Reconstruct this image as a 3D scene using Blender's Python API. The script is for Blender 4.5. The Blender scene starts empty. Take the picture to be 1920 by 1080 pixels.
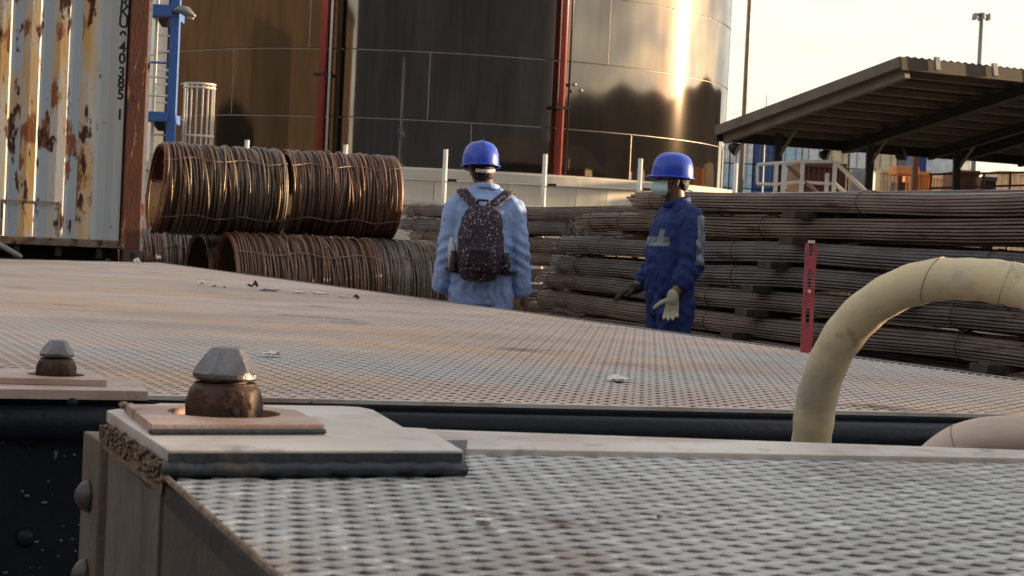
import bpy, bmesh, math, random
from mathutils import Vector, Matrix, noise
random.seed(7)
PI = math.pi
S = bpy.context.scene
C = bpy.data.collections.new('place'); S.collection.children.link(C)

# ---------------------------------------------------------------- camera
F = 3600.0; CW, CH = 1920, 1080
CZ = 1.20
PITCH = math.atan(89.9/F); ROLL = math.radians(2.7)
fw = Vector((0, math.cos(PITCH), -math.sin(PITCH)))
r0 = Vector((1, 0, 0)); u0 = Vector((0, math.sin(PITCH), math.cos(PITCH)))
cr = r0*math.cos(ROLL) + u0*math.sin(ROLL)
cu = -r0*math.sin(ROLL) + u0*math.cos(ROLL)
EYE = Vector((0, 0, CZ))
cd = bpy.data.cameras.new('camera'); co = bpy.data.objects.new('camera', cd); C.objects.link(co)
m = Matrix.Identity(4)
for i in range(3):
    m[i][0] = cr[i]; m[i][1] = cu[i]; m[i][2] = -fw[i]; m[i][3] = EYE[i]
co.matrix_world = m
cd.sensor_width = 36; cd.lens = 36*F/CW; cd.clip_start = .05; cd.clip_end = 3000
cd.dof.use_dof = True; cd.dof.focus_distance = 5.5; cd.dof.aperture_fstop = 22
S.camera = co

def ray(px, py):
    return fw + cr*((px-960)/F) - cu*((py-540)/F)
def P(px, py, Y):
    d = ray(px, py); return EYE + d*(Y/d.y)
def G(px, py, z):
    d = ray(px, py); return EYE + d*((z-CZ)/d.z)

# ---------------------------------------------------------------- light
SUN_EL = math.radians(6.2); SUN_AZ = math.radians(71)
w = bpy.data.worlds.new('World'); S.world = w; w.use_nodes = True
nt = w.node_tree; nt.nodes.clear()
out = nt.nodes.new('ShaderNodeOutputWorld'); bg = nt.nodes.new('ShaderNodeBackground')
sky = nt.nodes.new('ShaderNodeTexSky'); sky.sky_type = 'NISHITA'; sky.sun_disc = False
sky.sun_elevation = SUN_EL; sky.sun_rotation = SUN_AZ
sky.air_density = 1.0; sky.dust_density = .7; sky.ozone_density = 1.0
# thin layered cloud over the whole sky
tc = nt.nodes.new('ShaderNodeTexCoord'); mp = nt.nodes.new('ShaderNodeMapping')
mp.inputs['Scale'].default_value = (1.2, 1.2, 16)
nz = nt.nodes.new('ShaderNodeTexNoise'); nz.inputs['Scale'].default_value = 2.2; nz.inputs['Detail'].default_value = 5
nz.inputs['Roughness'].default_value = .5
rp = nt.nodes.new('ShaderNodeValToRGB'); rp.color_ramp.elements[0].position = .40; rp.color_ramp.elements[1].position = .60
rp.color_ramp.elements[0].color = (.62, .62, .62, 1); rp.color_ramp.elements[1].color = (.95, .95, .95, 1)
mx = nt.nodes.new('ShaderNodeMix'); mx.data_type = 'RGBA'
L = nt.links.new
L(tc.outputs['Generated'], mp.inputs[0]); L(mp.outputs[0], nz.inputs['Vector']); L(nz.outputs[0], rp.inputs[0])
cl = nt.nodes.new('ShaderNodeMix'); cl.data_type = 'RGBA'; cl.blend_type = 'MIX'
# cloud = sky desaturated towards a pale cream
hs = nt.nodes.new('ShaderNodeHueSaturation'); hs.inputs['Saturation'].default_value = .25; hs.inputs['Value'].default_value = .70
L(sky.outputs[0], hs.inputs['Color'])
sheet = nt.nodes.new('ShaderNodeMix'); sheet.data_type = 'RGBA'; sheet.inputs[0].default_value = .8
sheet.inputs[7].default_value = (1.70, 1.76, 1.76, 1); L(hs.outputs[0], sheet.inputs[6])   # even high thin overcast
L(rp.outputs[0], mx.inputs[0]); L(sky.outputs[0], mx.inputs[6]); L(sheet.outputs[2], mx.inputs[7])
tint = nt.nodes.new('ShaderNodeMix'); tint.data_type = 'RGBA'; tint.blend_type = 'MULTIPLY'; tint.inputs[0].default_value = 1
tint.inputs[7].default_value = (1.0, .93, .91, 1)
L(mx.outputs[2], tint.inputs[6]); L(tint.outputs[2], bg.inputs[0]); L(bg.outputs[0], out.inputs[0])
bg.inputs[1].default_value = .095
sl = bpy.data.lights.new('sun', 'SUN'); sl.energy = 2.2; sl.angle = math.radians(.9); sl.color = (1, .70, .40)
so = bpy.data.objects.new('sun', sl); C.objects.link(so)
sd = Vector((math.sin(SUN_AZ)*math.cos(SUN_EL), math.cos(SUN_AZ)*math.cos(SUN_EL), math.sin(SUN_EL)))
so.rotation_euler = sd.to_track_quat('Z', 'Y').to_euler(); so.location = (20, 10, 20)
S.view_settings.view_transform = 'Standard'; S.view_settings.look = 'None'
S.view_settings.exposure = 2.35; S.view_settings.gamma = 1; S.view_settings.use_curve_mapping = False

# ---------------------------------------------------------------- materials
def srgb(r, g, b):
    f = lambda c: (c/255/12.92) if c/255 <= .04045 else ((c/255+.055)/1.055)**2.4
    return (f(r), f(g), f(b), 1)
MATS = {}
def mat(name, col, rough=.6, metal=0., col2=None, scale=6., bump=.15, bscale=80., stretch=(1, 1, 1),
        patches=(), spec=.5, coat=0., lo=.35, hi=.65, rvar=.0, rspan=.06):
    """procedural material; patches = [(colour, noise scale, threshold low, high, stretch, rough)]"""
    if name in MATS: return MATS[name]
    m = bpy.data.materials.new(name); m.use_nodes = True; t = m.node_tree; n = t.nodes; l = t.links.new
    b = n['Principled BSDF']; b.inputs['Metallic'].default_value = metal
    b.inputs['Specular IOR Level'].default_value = spec; b.inputs['Coat Weight'].default_value = coat
    tc = n.new('ShaderNodeTexCoord')
    def noise_fac(sc, lo, hi, st=(1, 1, 1), det=5, off=0):
        mp = n.new('ShaderNodeMapping'); mp.inputs['Scale'].default_value = st; mp.inputs['Location'].default_value = (off, off*.7, off*.3)
        nz = n.new('ShaderNodeTexNoise'); nz.inputs['Scale'].default_value = sc; nz.inputs['Detail'].default_value = det
        nz.inputs['Roughness'].default_value = .6
        mr = n.new('ShaderNodeMapRange'); mr.inputs[1].default_value = lo; mr.inputs[2].default_value = hi
        l(tc.outputs['Object'], mp.inputs[0]); l(mp.outputs[0], nz.inputs['Vector']); l(nz.outputs[0], mr.inputs[0])
        return mr.outputs[0], nz.outputs[0]
    def mixc(f, a, bb):
        x = n.new('ShaderNodeMix'); x.data_type = 'RGBA'; l(f, x.inputs[0])
        for s, v in ((6, a), (7, bb)):
            if isinstance(v, tuple): x.inputs[s].default_value = v if len(v) == 4 else v+(1,)
            else: l(v, x.inputs[s])
        return x.outputs[2]
    c = col if len(col) == 4 else col+(1,)
    if col2 is None: col2 = tuple(v*.72 for v in c[:3])
    f, raw = noise_fac(scale, lo, hi, stretch)
    cur = mixc(f, c, col2)
    # rough value
    rr = n.new('ShaderNodeMapRange'); rr.inputs[3].default_value = max(0.02, rough-rvar-rspan); rr.inputs[4].default_value = min(1, rough+rvar+rspan)
    l(raw, rr.inputs[0]); rcur = rr.outputs[0]
    for i, p in enumerate(patches):
        pc, ps, pl, ph, st = p[:5]
        f, _ = noise_fac(ps, pl, ph, st, 8, 3.7*(i+1))
        cur = mixc(f, cur, pc)
        if len(p) > 5:
            x = n.new('ShaderNodeMix'); l(f, x.inputs[0]); l(rcur, x.inputs[2]); x.inputs[3].default_value = p[5]; rcur = x.outputs[0]
    l(cur, b.inputs['Base Color']); l(rcur, b.inputs['Roughness'])
    if bump:
        nz = n.new('ShaderNodeTexNoise'); nz.inputs['Scale'].default_value = bscale; nz.inputs['Detail'].default_value = 4
        mp = n.new('ShaderNodeMapping'); mp.inputs['Scale'].default_value = stretch
        l(tc.outputs['Object'], mp.inputs[0]); l(mp.outputs[0], nz.inputs['Vector'])
        bp = n.new('ShaderNodeBump'); bp.inputs['Strength'].default_value = bump; bp.inputs['Distance'].default_value = .01
        l(nz.outputs[0], bp.inputs['Height']); l(bp.outputs[0], b.inputs['Normal'])
    MATS[name] = m; return m

RUST = (.16, .055, .022); RUST2 = (.30, .12, .04); DRUST = (.07, .028, .016)
M_ground = mat('yard concrete', (.16, .145, .125), .9, col2=(.10, .09, .08), scale=.6, bscale=20, bump=.3)
M_mesh = mat('dusty walkway steel', (.56, .55, .53), .36, .5, col2=(.36, .35, .33), scale=2.2, bump=.25, bscale=220,
             patches=[((.36, .26, .20), 1.3, .58, .74, (1, 1, 1), .6), ((.17, .07, .05), 3.5, .64, .74, (1, 1, 1), .7),
                      ((.74, .73, .70), 36, .52, .68, (.5, 1, 1), .32), ((.26, .25, .23), 22, .60, .72, (.6, 1, 1), .6)])
M_mesh_far = mat('rusty dusty walkway steel with painted glow', (.72, .57, .48), .45, .25, col2=(.50, .385, .32), scale=.7, bump=.25, bscale=150, stretch=(1, 2.2, 1),
             patches=[((.74, .50, .30), .55, .50, .68, (1, 2.5, 1), .55), ((.14, .075, .055), 1.6, .60, .74, (1, 1, 1), .7), ((.52, .49, .46), .35, .52, .66, (1, 2, 1), .45)])  # orange patch: rust, strengthened to stand in for a warm sun glow
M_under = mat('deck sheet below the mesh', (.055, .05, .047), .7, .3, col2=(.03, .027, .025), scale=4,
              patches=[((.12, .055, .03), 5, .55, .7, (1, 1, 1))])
M_plate = mat('worn bare plate', (.72, .66, .60), .45, .2, col2=(.58, .51, .45), scale=5, bump=.03, bscale=120,
              patches=[((.40, .29, .22), 5, .47, .68, (1, 1, 1), .6), ((.30, .27, .25), 14, .58, .72, (1, .4, 1), .6), ((.09, .06, .045), 38, .68, .74, (1, 1, 1), .8)])
M_plate_r = mat('rust pink plate', (.56, .42, .36), .5, .2, col2=(.42, .27, .21), scale=9, bump=.12, bscale=140,
              patches=[((.16, .07, .04), 14, .6, .72, (1, 1, 1), .8)])
M_navy = mat('navy chassis paint', (.004, .0065, .012), .45, 0, spec=.25, col2=(.008, .011, .018), scale=5, bump=.25, bscale=35,
             patches=[((.16, .17, .18), 30, .705, .74, (1, 1, 1), .7), ((.05, .03, .02), 6, .68, .76, (1, 1, 1), .8)])
M_slate = mat('slate painted steel edge', (.045, .055, .065), .45, .2, col2=(.025, .03, .038), scale=12, bump=.2, bscale=60,
             patches=[((.10, .07, .055), 9, .6, .72, (1, 1, 1), .7)])
M_tan = mat('dusty brown post paint', (.150, .115, .088), .62, 0, col2=(.10, .076, .058), scale=7, bump=.25, bscale=50,
            patches=[((.06, .042, .03), 4, .56, .74, (1, 1, .25), .8), ((.33, .17, .08), 11, .67, .70, (1, 1, .35), .9)])
M_tand = mat('dark brown rail paint', (.080, .062, .050), .62, 0, col2=(.05, .038, .03), scale=8, bump=.3, bscale=50,
            patches=[((.40, .22, .10), 10, .66, .69, (1, 1, .3), .9), ((.2, .17, .14), 16, .66, .75, (1, 1, .4), .9)])
M_weld = mat('crusty weld and grime', (.26, .175, .11), .85, 0, col2=(.09, .06, .04), scale=60, bump=.4, bscale=120)
M_rubber = mat('black rubber strip', (.012, .012, .014), .7, bump=.1)
M_cast = mat('rusty cast steel', (.085, .042, .026), .55, .4, col2=(.04, .024, .018), scale=14, bump=.3, bscale=90,
             patches=[((.20, .09, .04), 9, .58, .7, (1, 1, 1), .7)])
M_cone = mat('bare worn cone steel', (.20, .20, .205), .36, .8, col2=(.12, .10, .09), scale=16, bump=.25, bscale=110,
             patches=[((.17, .09, .055), 12, .55, .68, (1, 1, 1), .65)])
M_boltg = mat('dull grey bolt', (.11, .10, .095), .5, .5, bump=.2)
M_hose = mat('yellowed hose wrap', (.84, .68, .38), .6, 0, col2=(.72, .62, .42), scale=5, bump=.2, bscale=40,
             patches=[((.44, .42, .38), 7, .50, .66, (1, 1, 1), .6), ((.24, .15, .09), 13, .62, .76, (1, 1, 1), .8), ((.48, .46, .14), 4, .60, .75, (1, 1, 1), .6)])
M_hose2 = mat('pale pinkish hose', (.80, .62, .50), .55, 0, col2=(.68, .53, .43), scale=6, bump=.2, bscale=40)
M_wood = mat('weathered dunnage wood', (.10, .07, .05), .85, col2=(.05, .035, .027), scale=18, stretch=(1, 1, 1), bump=.5)
def rebar_mat(i, c):
    return mat('rusty rebar %s' % 'abcd'[i], c, .42, .5, col2=tuple(v*.6 for v in c), scale=1.2, stretch=(2, 2, 5), bump=.12, bscale=90,
               patches=[((.13, .065, .042), 2.5, .58, .7, (1, 1, 5), .7)])
M_rebar = [rebar_mat(0, (.37, .30, .26)), rebar_mat(1, (.33, .28, .255)), rebar_mat(2, (.29, .275, .285)), rebar_mat(3, (.37, .285, .235))]
M_wire = mat('tie wire', (.10, .07, .055), .5, .5)
M_coil = [mat('wire rod dark', (.36, .30, .225), .40, .45, col2=(.13, .10, .075), scale=2.2, stretch=(14, 1, 1), bump=.4, bscale=60,
              patches=[((.30, .11, .035), 1.6, .55, .70, (5, 1, 1), .55)]),
          mat('wire rod red brown', (.40, .27, .19), .42, .4, col2=(.17, .09, .065), scale=2.2, stretch=(14, 1, 1), bump=.4, bscale=60,
              patches=[((.34, .12, .04), 1.7, .52, .68, (5, 1, 1), .55)]),
          mat('wire rod grey brown', (.42, .35, .29), .42, .4, col2=(.19, .145, .12), scale=2.2, stretch=(14, 1, 1), bump=.4, bscale=60,
              patches=[((.26, .11, .05), 1.5, .56, .70, (5, 1, 1), .6)])]
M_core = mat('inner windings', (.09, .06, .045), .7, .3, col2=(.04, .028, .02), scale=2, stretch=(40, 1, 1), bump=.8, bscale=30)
M_tank = mat('tank plate', (.32, .275, .23), .045, .97, col2=(.20, .165, .135), scale=1.1, bump=.07, bscale=2.2, rspan=.012, stretch=(1, 1, .12), lo=.3, hi=.7)
_n = M_tank.node_tree.nodes; _b = _n['Principled BSDF']; _b.inputs['Anisotropic'].default_value = .0; _b.inputs['Anisotropic Rotation'].default_value = .25
_t = _n.new('ShaderNodeTangent'); _t.direction_type = 'RADIAL'; _t.axis = 'Z'; M_tank.node_tree.links.new(_t.outputs[0], _b.inputs['Tangent'])
M_tseam = mat('tank weld seam', (.42, .36, .3), .45, .6, bump=.2)
M_wallc = mat('cream concrete', (.72, .66, .54), .85, col2=(.62, .56, .44), scale=1.2, bump=.2, bscale=30, stretch=(1, 1, .4))
M_pipe_r = mat('red oxide pipe paint', (.50, .095, .08), .42, 0, col2=(.38, .07, .06), scale=3)
M_pipe_d = mat('dark brass pipe', (.10, .07, .04), .35, .6, scale=3)
M_white = mat('white painted pipe', (.82, .78, .72), .5, 0, col2=(.68, .63, .56), scale=6)
M_blue = mat('blue tower paint', (.06, .16, .46), .5, 0, col2=(.05, .13, .38), scale=3)
M_blued = mat('deep blue tower paint', (.025, .04, .09), .5, 0)
M_grey = mat('grey galvanised steel', (.30, .29, .27), .5, .4)
M_dark = mat('dark steel', (.03, .026, .022), .6, .2)
M_roof = mat('shed roof underside', (.085, .062, .042), .75, 0, col2=(.06, .044, .03), scale=1)
M_purlin = mat('shed steel', (.21, .17, .13), .6, .1, col2=(.15, .125, .095), scale=2)
M_cpaint2 = mat('container ridge paint', (.68, .65, .58), .5, 0, col2=(.64, .55, .38), scale=1.3, bump=.15, bscale=40, stretch=(1, 1, .3),
               patches=[((.74, .44, .15), 1.3, .47, .60, (2.0, 2.0, .5), .6),
                        ((.34, .11, .035), 3.0, .55, .60, (1.5, 1.5, .6), .8),
                        ((.085, .028, .016), 5.0, .58, .62, (1.3, 1.3, .5), .9)])
M_cpaint = mat('container pale paint', (.50, .55, .58), .5, 0, col2=(.42, .48, .53), scale=1.5, bump=.15, bscale=40, stretch=(1, 1, .3),
               patches=[((.62, .42, .22), 1.7, .56, .68, (2.2, 2.2, .55), .6),
                        ((.30, .10, .035), 3.3, .57, .615, (1.5, 1.5, .6), .8),
                        ((.075, .026, .016), 5.0, .585, .62, (1.3, 1.3, .5), .9)])
M_crail = mat('container rusted rail', (.26, .20, .15), .7, 0, col2=(.13, .06, .035), scale=7, bump=.4,
              patches=[((.06, .025, .016), 9, .55, .62, (1, 1, 1), .9)])
M_cclean = mat('container pale paint near post', (.50, .54, .55), .5, 0, col2=(.55, .50, .42), scale=1.5, bump=.15, bscale=40, stretch=(1, 1, .3),
               patches=[((.075, .026, .016), 9.0, .66, .70, (1.3, 1.3, .5), .9)])
M_cpost = mat('container red brown post', (.15, .045, .02), .6, 0, col2=(.09, .027, .015), scale=3, stretch=(1, 1, .4), bump=.3, bscale=50,
              patches=[((.44, .22, .09), 3.2, .60, .64, (3, 3, .5), .6), ((.07, .022, .014), 7, .62, .66, (1, 1, .6), .9)])
M_black = mat('stencil black', (.012, .012, .014), .6, bump=0)
M_redst = mat('chipped red paint', (.55, .10, .11), .5, 0, col2=(.40, .06, .07), scale=20, bump=.3,
              patches=[((.5, .42, .4), 45, .68, .72, (1, 1, 1), .7)])
M_scrap = mat('pale scrap', (.86, .80, .70), .8, col2=(.7, .62, .5), scale=40, bump=.4)
M_scrapd = mat('dark scrap', (.03, .024, .02), .8, scale=40, bump=.4)
def flat(name, c, rough=.6, **k): return mat(name, c, rough, 0, scale=2, **k)

# ---------------------------------------------------------------- mesh helpers
ORG = {}
class MB:
    def __init__(s): s.v = []; s.f = []; s.mi = []; s.cur = 0
    def add(s, vs, fs):
        b = len(s.v); s.v += [tuple(v) for v in vs]; s.f += [tuple(b+i for i in f) for f in fs]; s.mi += [s.cur]*len(fs)
    def box(s, a, b):
        x0, y0, z0 = a; x1, y1, z1 = b
        s.add([(x0, y0, z0), (x1, y0, z0), (x1, y1, z0), (x0, y1, z0), (x0, y0, z1), (x1, y0, z1), (x1, y1, z1), (x0, y1, z1)],
              [(0, 3, 2, 1), (4, 5, 6, 7), (0, 1, 5, 4), (1, 2, 6, 5), (2, 3, 7, 6), (3, 0, 4, 7)])
    def obox(s, c, ax, ay, az, hx, hy, hz):
        c = Vector(c); ax, ay, az = [Vector(v).normalized() for v in (ax, ay, az)]
        vs = [c+ax*(i*hx)+ay*(j*hy)+az*(k*hz) for k in (-1, 1) for (i, j) in ((-1, -1), (1, -1), (1, 1), (-1, 1))]
        s.add(vs, [(0, 3, 2, 1), (4, 5, 6, 7), (0, 1, 5, 4), (1, 2, 6, 5), (2, 3, 7, 6), (3, 0, 4, 7)])
    def bar(s, a, b, wd, ht=None, up=(0, 0, 1)):
        a, b = Vector(a), Vector(b); ht = ht or wd; d = (b-a).normalized(); sd_ = d.cross(Vector(up))
        if sd_.length < 1e-4: sd_ = d.cross(Vector((1, 0, 0)))
        sd_.normalize(); u = sd_.cross(d)
        s.obox((a+b)/2, d, sd_, u, (b-a).length/2, wd/2, ht/2)
    def prism(s, poly, z0, z1):
        n = len(poly); a = sum(poly[i][0]*poly[(i+1) % n][1]-poly[(i+1) % n][0]*poly[i][1] for i in range(n))
        if a < 0: poly = poly[::-1]
        s.add([(p[0], p[1], z0) for p in poly]+[(p[0], p[1], z1) for p in poly],
              [tuple(range(n-1, -1, -1)), tuple(range(n, 2*n))]+[(i, (i+1) % n, n+(i+1) % n, n+i) for i in range(n)])
    def sweep(s, pts, rad, seg=10, ell=None, up=None, cap=True, round_=False):
        """closed tube along pts; rad list or number; ell = (a,b) multipliers along side/up axes"""
        pts = [Vector(p) for p in pts]; n = len(pts)
        rad = [rad]*n if isinstance(rad, (int, float)) else list(rad)
        ells = [ell or (1, 1)]*n if (ell is None or isinstance(ell[0], (int, float))) else list(ell)
        if round_:
            d0 = (pts[1]-pts[0]).normalized(); d1 = (pts[-1]-pts[-2]).normalized()
            e0 = ells[0]; e1 = ells[-1]; k0 = rad[0]*min(e0); k1 = rad[-1]*min(e1)
            pre = [(pts[0]-d0*k0, .02), (pts[0]-d0*k0*.85, .53), (pts[0]-d0*k0*.5, .87)]
            post = [(pts[-1]+d1*k1*.5, .87), (pts[-1]+d1*k1*.85, .53), (pts[-1]+d1*k1, .02)]
            R0, R1 = rad[0], rad[-1]
            pts = [p for p, _ in pre]+pts+[p for p, _ in post]
            rad = [R0*q for _, q in pre]+rad+[R1*q for _, q in post]
            ells = [e0]*3+ells+[e1]*3; n = len(pts)
        vs = []; prev = None
        for i in range(n):
            d = (pts[min(i+1, n-1)]-pts[max(i-1, 0)]).normalized()
            if prev is None:
                a = Vector(up) if up else (Vector((0, 0, 1)) if abs(d.z) < .9 else Vector((0, 1, 0)))
            else: a = prev
            a = (a-d*a.dot(d)).normalized(); prev = a; b = d.cross(a)
            ea, eb = ells[i]
            for k in range(seg):
                t = 2*PI*k/seg
                vs.append(pts[i]+b*(math.cos(t)*rad[i]*ea)+a*(math.sin(t)*rad[i]*eb))
        fs = [(i*seg+k, i*seg+(k+1) % seg, (i+1)*seg+(k+1) % seg, (i+1)*seg+k) for i in range(n-1) for k in range(seg)]
        if cap: fs += [tuple(range(seg-1, -1, -1)), tuple((n-1)*seg+k for k in range(seg))]
        s.add(vs, fs)
    def lathe(s, c, prof, seg=24, rfun=None, cap=True):
        """prof = [(r,z)...] round the z axis at c"""
        c = Vector(c); vs = []
        for r, z in prof:
            for k in range(seg):
                t = 2*PI*k/seg; q = rfun(t, r, z) if rfun else r
                vs.append(c+Vector((math.cos(t)*q, math.sin(t)*q, z)))
        n = len(prof)
        fs = [(i*seg+k, i*seg+(k+1) % seg, (i+1)*seg+(k+1) % seg, (i+1)*seg+k) for i in range(n-1) for k in range(seg)]
        if cap: fs += [tuple(range(seg-1, -1, -1)), tuple((n-1)*seg+k for k in range(seg))]
        s.add(vs, fs)
    def ellipsoid(s, c, r, seg=16, rings=10, rot=None):
        c = Vector(c); vs = []
        for i in range(rings+1):
            ph = PI*(i+.02)/(rings+.04)
            for k in range(seg):
                t = 2*PI*k/seg; v = Vector((r[0]*math.sin(ph)*math.cos(t), r[1]*math.sin(ph)*math.sin(t), -r[2]*math.cos(ph)))
                if rot: v = rot @ v
                vs.append(c+v)
        fs = [(i*seg+k, i*seg+(k+1) % seg, (i+1)*seg+(k+1) % seg, (i+1)*seg+k) for i in range(rings) for k in range(seg)]
        fs += [tuple(range(seg-1, -1, -1)), tuple(rings*seg+k for k in range(seg))]
        s.add(vs, fs)
    def mesh(s, name, mats, org=None, smooth=False):
        me = bpy.data.meshes.new(name); o = Vector(org) if org is not None else Vector((0, 0, 0))
        vv = s.v if o.length == 0 else [(v[0]-o.x, v[1]-o.y, v[2]-o.z) for v in s.v]
        me.from_pydata(vv, [], s.f)
        for q in (mats if isinstance(mats, (list, tuple)) else [mats]): me.materials.append(q)
        me.polygons.foreach_set('material_index', s.mi)
        if smooth: me.polygons.foreach_set('use_smooth', [True]*len(me.polygons))
        me.update(); return me
    def build(s, name, mats, parent=None, org=None, smooth=False, bevel=0., angle=None):
        if parent is not None:
            r = parent
            while r.parent: r = r.parent
            org = ORG.get(r.name, Vector((0, 0, 0)))
        me = s.mesh(name, mats, org, smooth)
        if bevel:
            bm = bmesh.new(); bm.from_mesh(me)
            es = [e for e in bm.edges if len(e.link_faces) == 2 and e.calc_face_angle(0) > .5]
            bmesh.ops.bevel(bm, geom=es, offset=bevel, segments=2, profile=.6, affect='EDGES', clamp_overlap=True)
            bm.to_mesh(me); bm.free()
        o = bpy.data.objects.new(name, me); C.objects.link(o)
        if parent is not None: o.parent = parent
        elif org is not None: o.location = org
        if parent is None: ORG[o.name] = Vector(org) if org is not None else Vector((0, 0, 0))
        return o
def tag(o, label=None, cat=None, group=None, kind=None):
    if label: o['label'] = label
    if cat: o['category'] = cat
    if group: o['group'] = group
    if kind: o['kind'] = kind
    return o
def thing(name, loc, label, cat, group=None):
    o = bpy.data.objects.new(name, None); o.empty_display_size = .1; C.objects.link(o); o.location = loc
    ORG[o.name] = Vector(loc); return tag(o, label, cat, group)
def copy_tree(o, parent=None):
    c = o.copy(); C.objects.link(c)
    if parent is not None: c.parent = parent
    for ch in list(o.children): copy_tree(ch, c)
    return c
def auto_smooth(o, ang=.6):
    me = o.data; bm = bmesh.new(); bm.from_mesh(me)
    for f in bm.faces: f.smooth = True
    for e in bm.edges: e.smooth = not (len(e.link_faces) == 2 and e.calc_face_angle(0) > ang)
    bm.to_mesh(me); bm.free(); return o
# ================================================================ SETTING
g = MB(); N = 40
g.add([(-1500, -1500, 0), (1500, -1500, 0), (1500, 1500, 0), (-1500, 1500, 0)], [(0, 1, 2, 3)])
tag(g.build('yard_ground', M_ground), kind='structure')

# ---------------------------------------------------------------- storage tank
TC = Vector((-2.67, 60, 0)); TR = 9.06; TZ = 3.0
tank = thing('storage_tank', (TC.x, TC.y, TZ), 'huge cylindrical steel tank with mirror-like bronze brown plates', 'storage tank')
zs = [TZ, TZ+1.26, TZ+3.07, TZ+4.88, TZ+6.69, TZ+8.5, TZ+10.3]
SEG = 256
for i in range(len(zs)-1):
    b = MB(); z0, z1 = zs[i]+.006, zs[i+1]-.006
    n = 9; vs = []
    prof = [(TR-.008, z0), (TR, z0+.012), (TR, z1-.012), (TR-.008, z1)]
    b.lathe(TC, prof, SEG, cap=False)
    o = auto_smooth(b.build('shell_course', M_tank, tank), .2)
b = MB(); b.lathe(TC, [(TR-.02, TZ), (TR-.02, zs[-1])], SEG, cap=False); b.build('seam_backing', M_tseam, tank, smooth=True)
b = MB(); b.lathe(TC, [(TR+.02, zs[-1]-.02), (TR+.02, zs[-1]+.06), (TR*.5, zs[-1]+.9), (.05, zs[-1]+1.3)], 96); b.build('tank_roof', M_grey, tank, smooth=True)
for px, k in ((787, 1), (870, 0), (1170, 0), (420, 1), (1120, 2), (560, 2), (700, 3)):
    d = (px-960)/F; # point on the shell seen at px
    nn = math.hypot(d, 1); dx, dy = d/nn, 1/nn; bb = dx*TC.x+dy*TC.y; t = bb-math.sqrt(max(0, bb*bb-TC.x**2-TC.y**2+TR*TR))
    x, y = dx*t, dy*t; a = math.atan2(y-TC.y, x-TC.x)
    q = Vector((math.cos(a), math.sin(a), 0)); c = TC+q*(TR+.001)
    b = MB(); b.obox((c.x, c.y, (zs[k]+zs[k+1])/2), q, q.cross(Vector((0, 0, 1))), (0, 0, 1), .004, .012, (zs[k+1]-zs[k])/2-.02)
    b.build('vertical_weld', M_tseam, tank)
def shellpt(px, off=.0):
    d = (px-960)/F; nn = math.hypot(d, 1); dx, dy = d/nn, 1/nn
    bb = dx*TC.x+dy*TC.y; t = bb-math.sqrt(max(0, bb*bb-TC.x**2-TC.y**2+(TR+off)**2)); return dx*t, dy*t
def riser(px, r, mt, name, zb=TZ, off=.22):
    x, y = shellpt(px, off); b = MB(); b.sweep([(x, y, zb), (x, y, zs[-1]+.3)], r, 12)
    o = b.build(name, mt, tank, smooth=True)
    return o, x, y
def bracket(o, x, y, z, w=.16, mt=None):
    b = MB(); q = Vector((x-TC.x, y-TC.y, 0)).normalized(); s_ = q.cross(Vector((0, 0, 1)))
    b.obox(Vector((x, y, z))-q*.06, q, s_, (0, 0, 1), .17, w, .035); b.build('bracket', mt or M_dark, o)
o, x, y = riser(587, .105, M_pipe_r, 'riser_pipe')
for z in (5.35, 8.6): bracket(o, x, y, z, .22)
o, x, y = riser(600, .035, M_white, 'conduit', off=.3)
o, x, y = riser(616, .07, M_pipe_d, 'drain_pipe', off=.16)
o, x, y = riser(1036, .085, M_pipe_r, 'riser_pipe')
for z in (4.8, 8.4): bracket(o, x, y, z, .2)
o, x, y = riser(1049, .03, M_pipe_d, 'conduit', off=.14)
# sample valves and hoses beside the right riser
b = MB(); x, y = shellpt(1058, .2)
for dz, dx_ in ((5.45, .0), (5.3, .18)): b.ellipsoid((x+dx_, y, dz), (.07, .06, .05), 10, 6)
b.build('valve', M_tseam, tank, smooth=True)
b = MB(); pts = []
for px, py in ((1052, 122), (1080, 124), (1130, 126), (1165, 131), (1173, 140), (1172, 170), (1170, 235)):
    x, y = shellpt(px, .03); pts.append(P(px, py, y))
b.sweep(pts, .018, 6); b.build('cable', M_tseam, tank, smooth=True)
b = MB(); pts = []
for px, py in ((990, 0), (988, 60), (987, 104), (1000, 108), (1030, 112)):
    x, y = shellpt(px, .03); pts.append(P(px, py, y))
b.sweep(pts, .015, 6); b.build('cable', M_tseam, tank, smooth=True)
b = MB(); pts = []
for px, py in ((1294, 155), (1297, 120), (1298, 60), (1296, 35), (1290, 28)):
    x, y = shellpt(px, .05); pts.append(P(px, py, y))
b.sweep(pts, .02, 6); b.build('cable', M_tseam, tank, smooth=True)

# ring wall under the tank: panels, coping, ledge
ring = thing('ring_wall', (TC.x, TC.y, 0), 'cream concrete ring wall of panels carrying the big tank', 'wall')
WR = TR+.35; NP = 60
b = MB(); a0 = PI/NP*.985
vs = []
for z in (0, 2.70):
    for r, a in ((WR, -a0), (WR, a0), (WR-.2, a0), (WR-.2, -a0)): vs.append((math.cos(a)*r, math.sin(a)*r, z))
b.add(vs, [(0, 3, 2, 1), (4, 5, 6, 7), (0, 1, 5, 4), (1, 2, 6, 5), (2, 3, 7, 6), (3, 0, 4, 7)])
pm = b.mesh('panel', M_wallc)
for i in range(NP):
    a = 2*PI*i/NP
    if -.2 < math.sin(a): continue
    o = bpy.data.objects.new('wall_panel', pm); C.objects.link(o); o.parent = ring; o.rotation_euler.z = a
b = MB(); b.lathe((TC.x, TC.y, 0), [(WR-.25, 0), (WR-.25, 2.7)], 96, cap=False); b.build('joint_backing', M_dark, ring)
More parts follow.
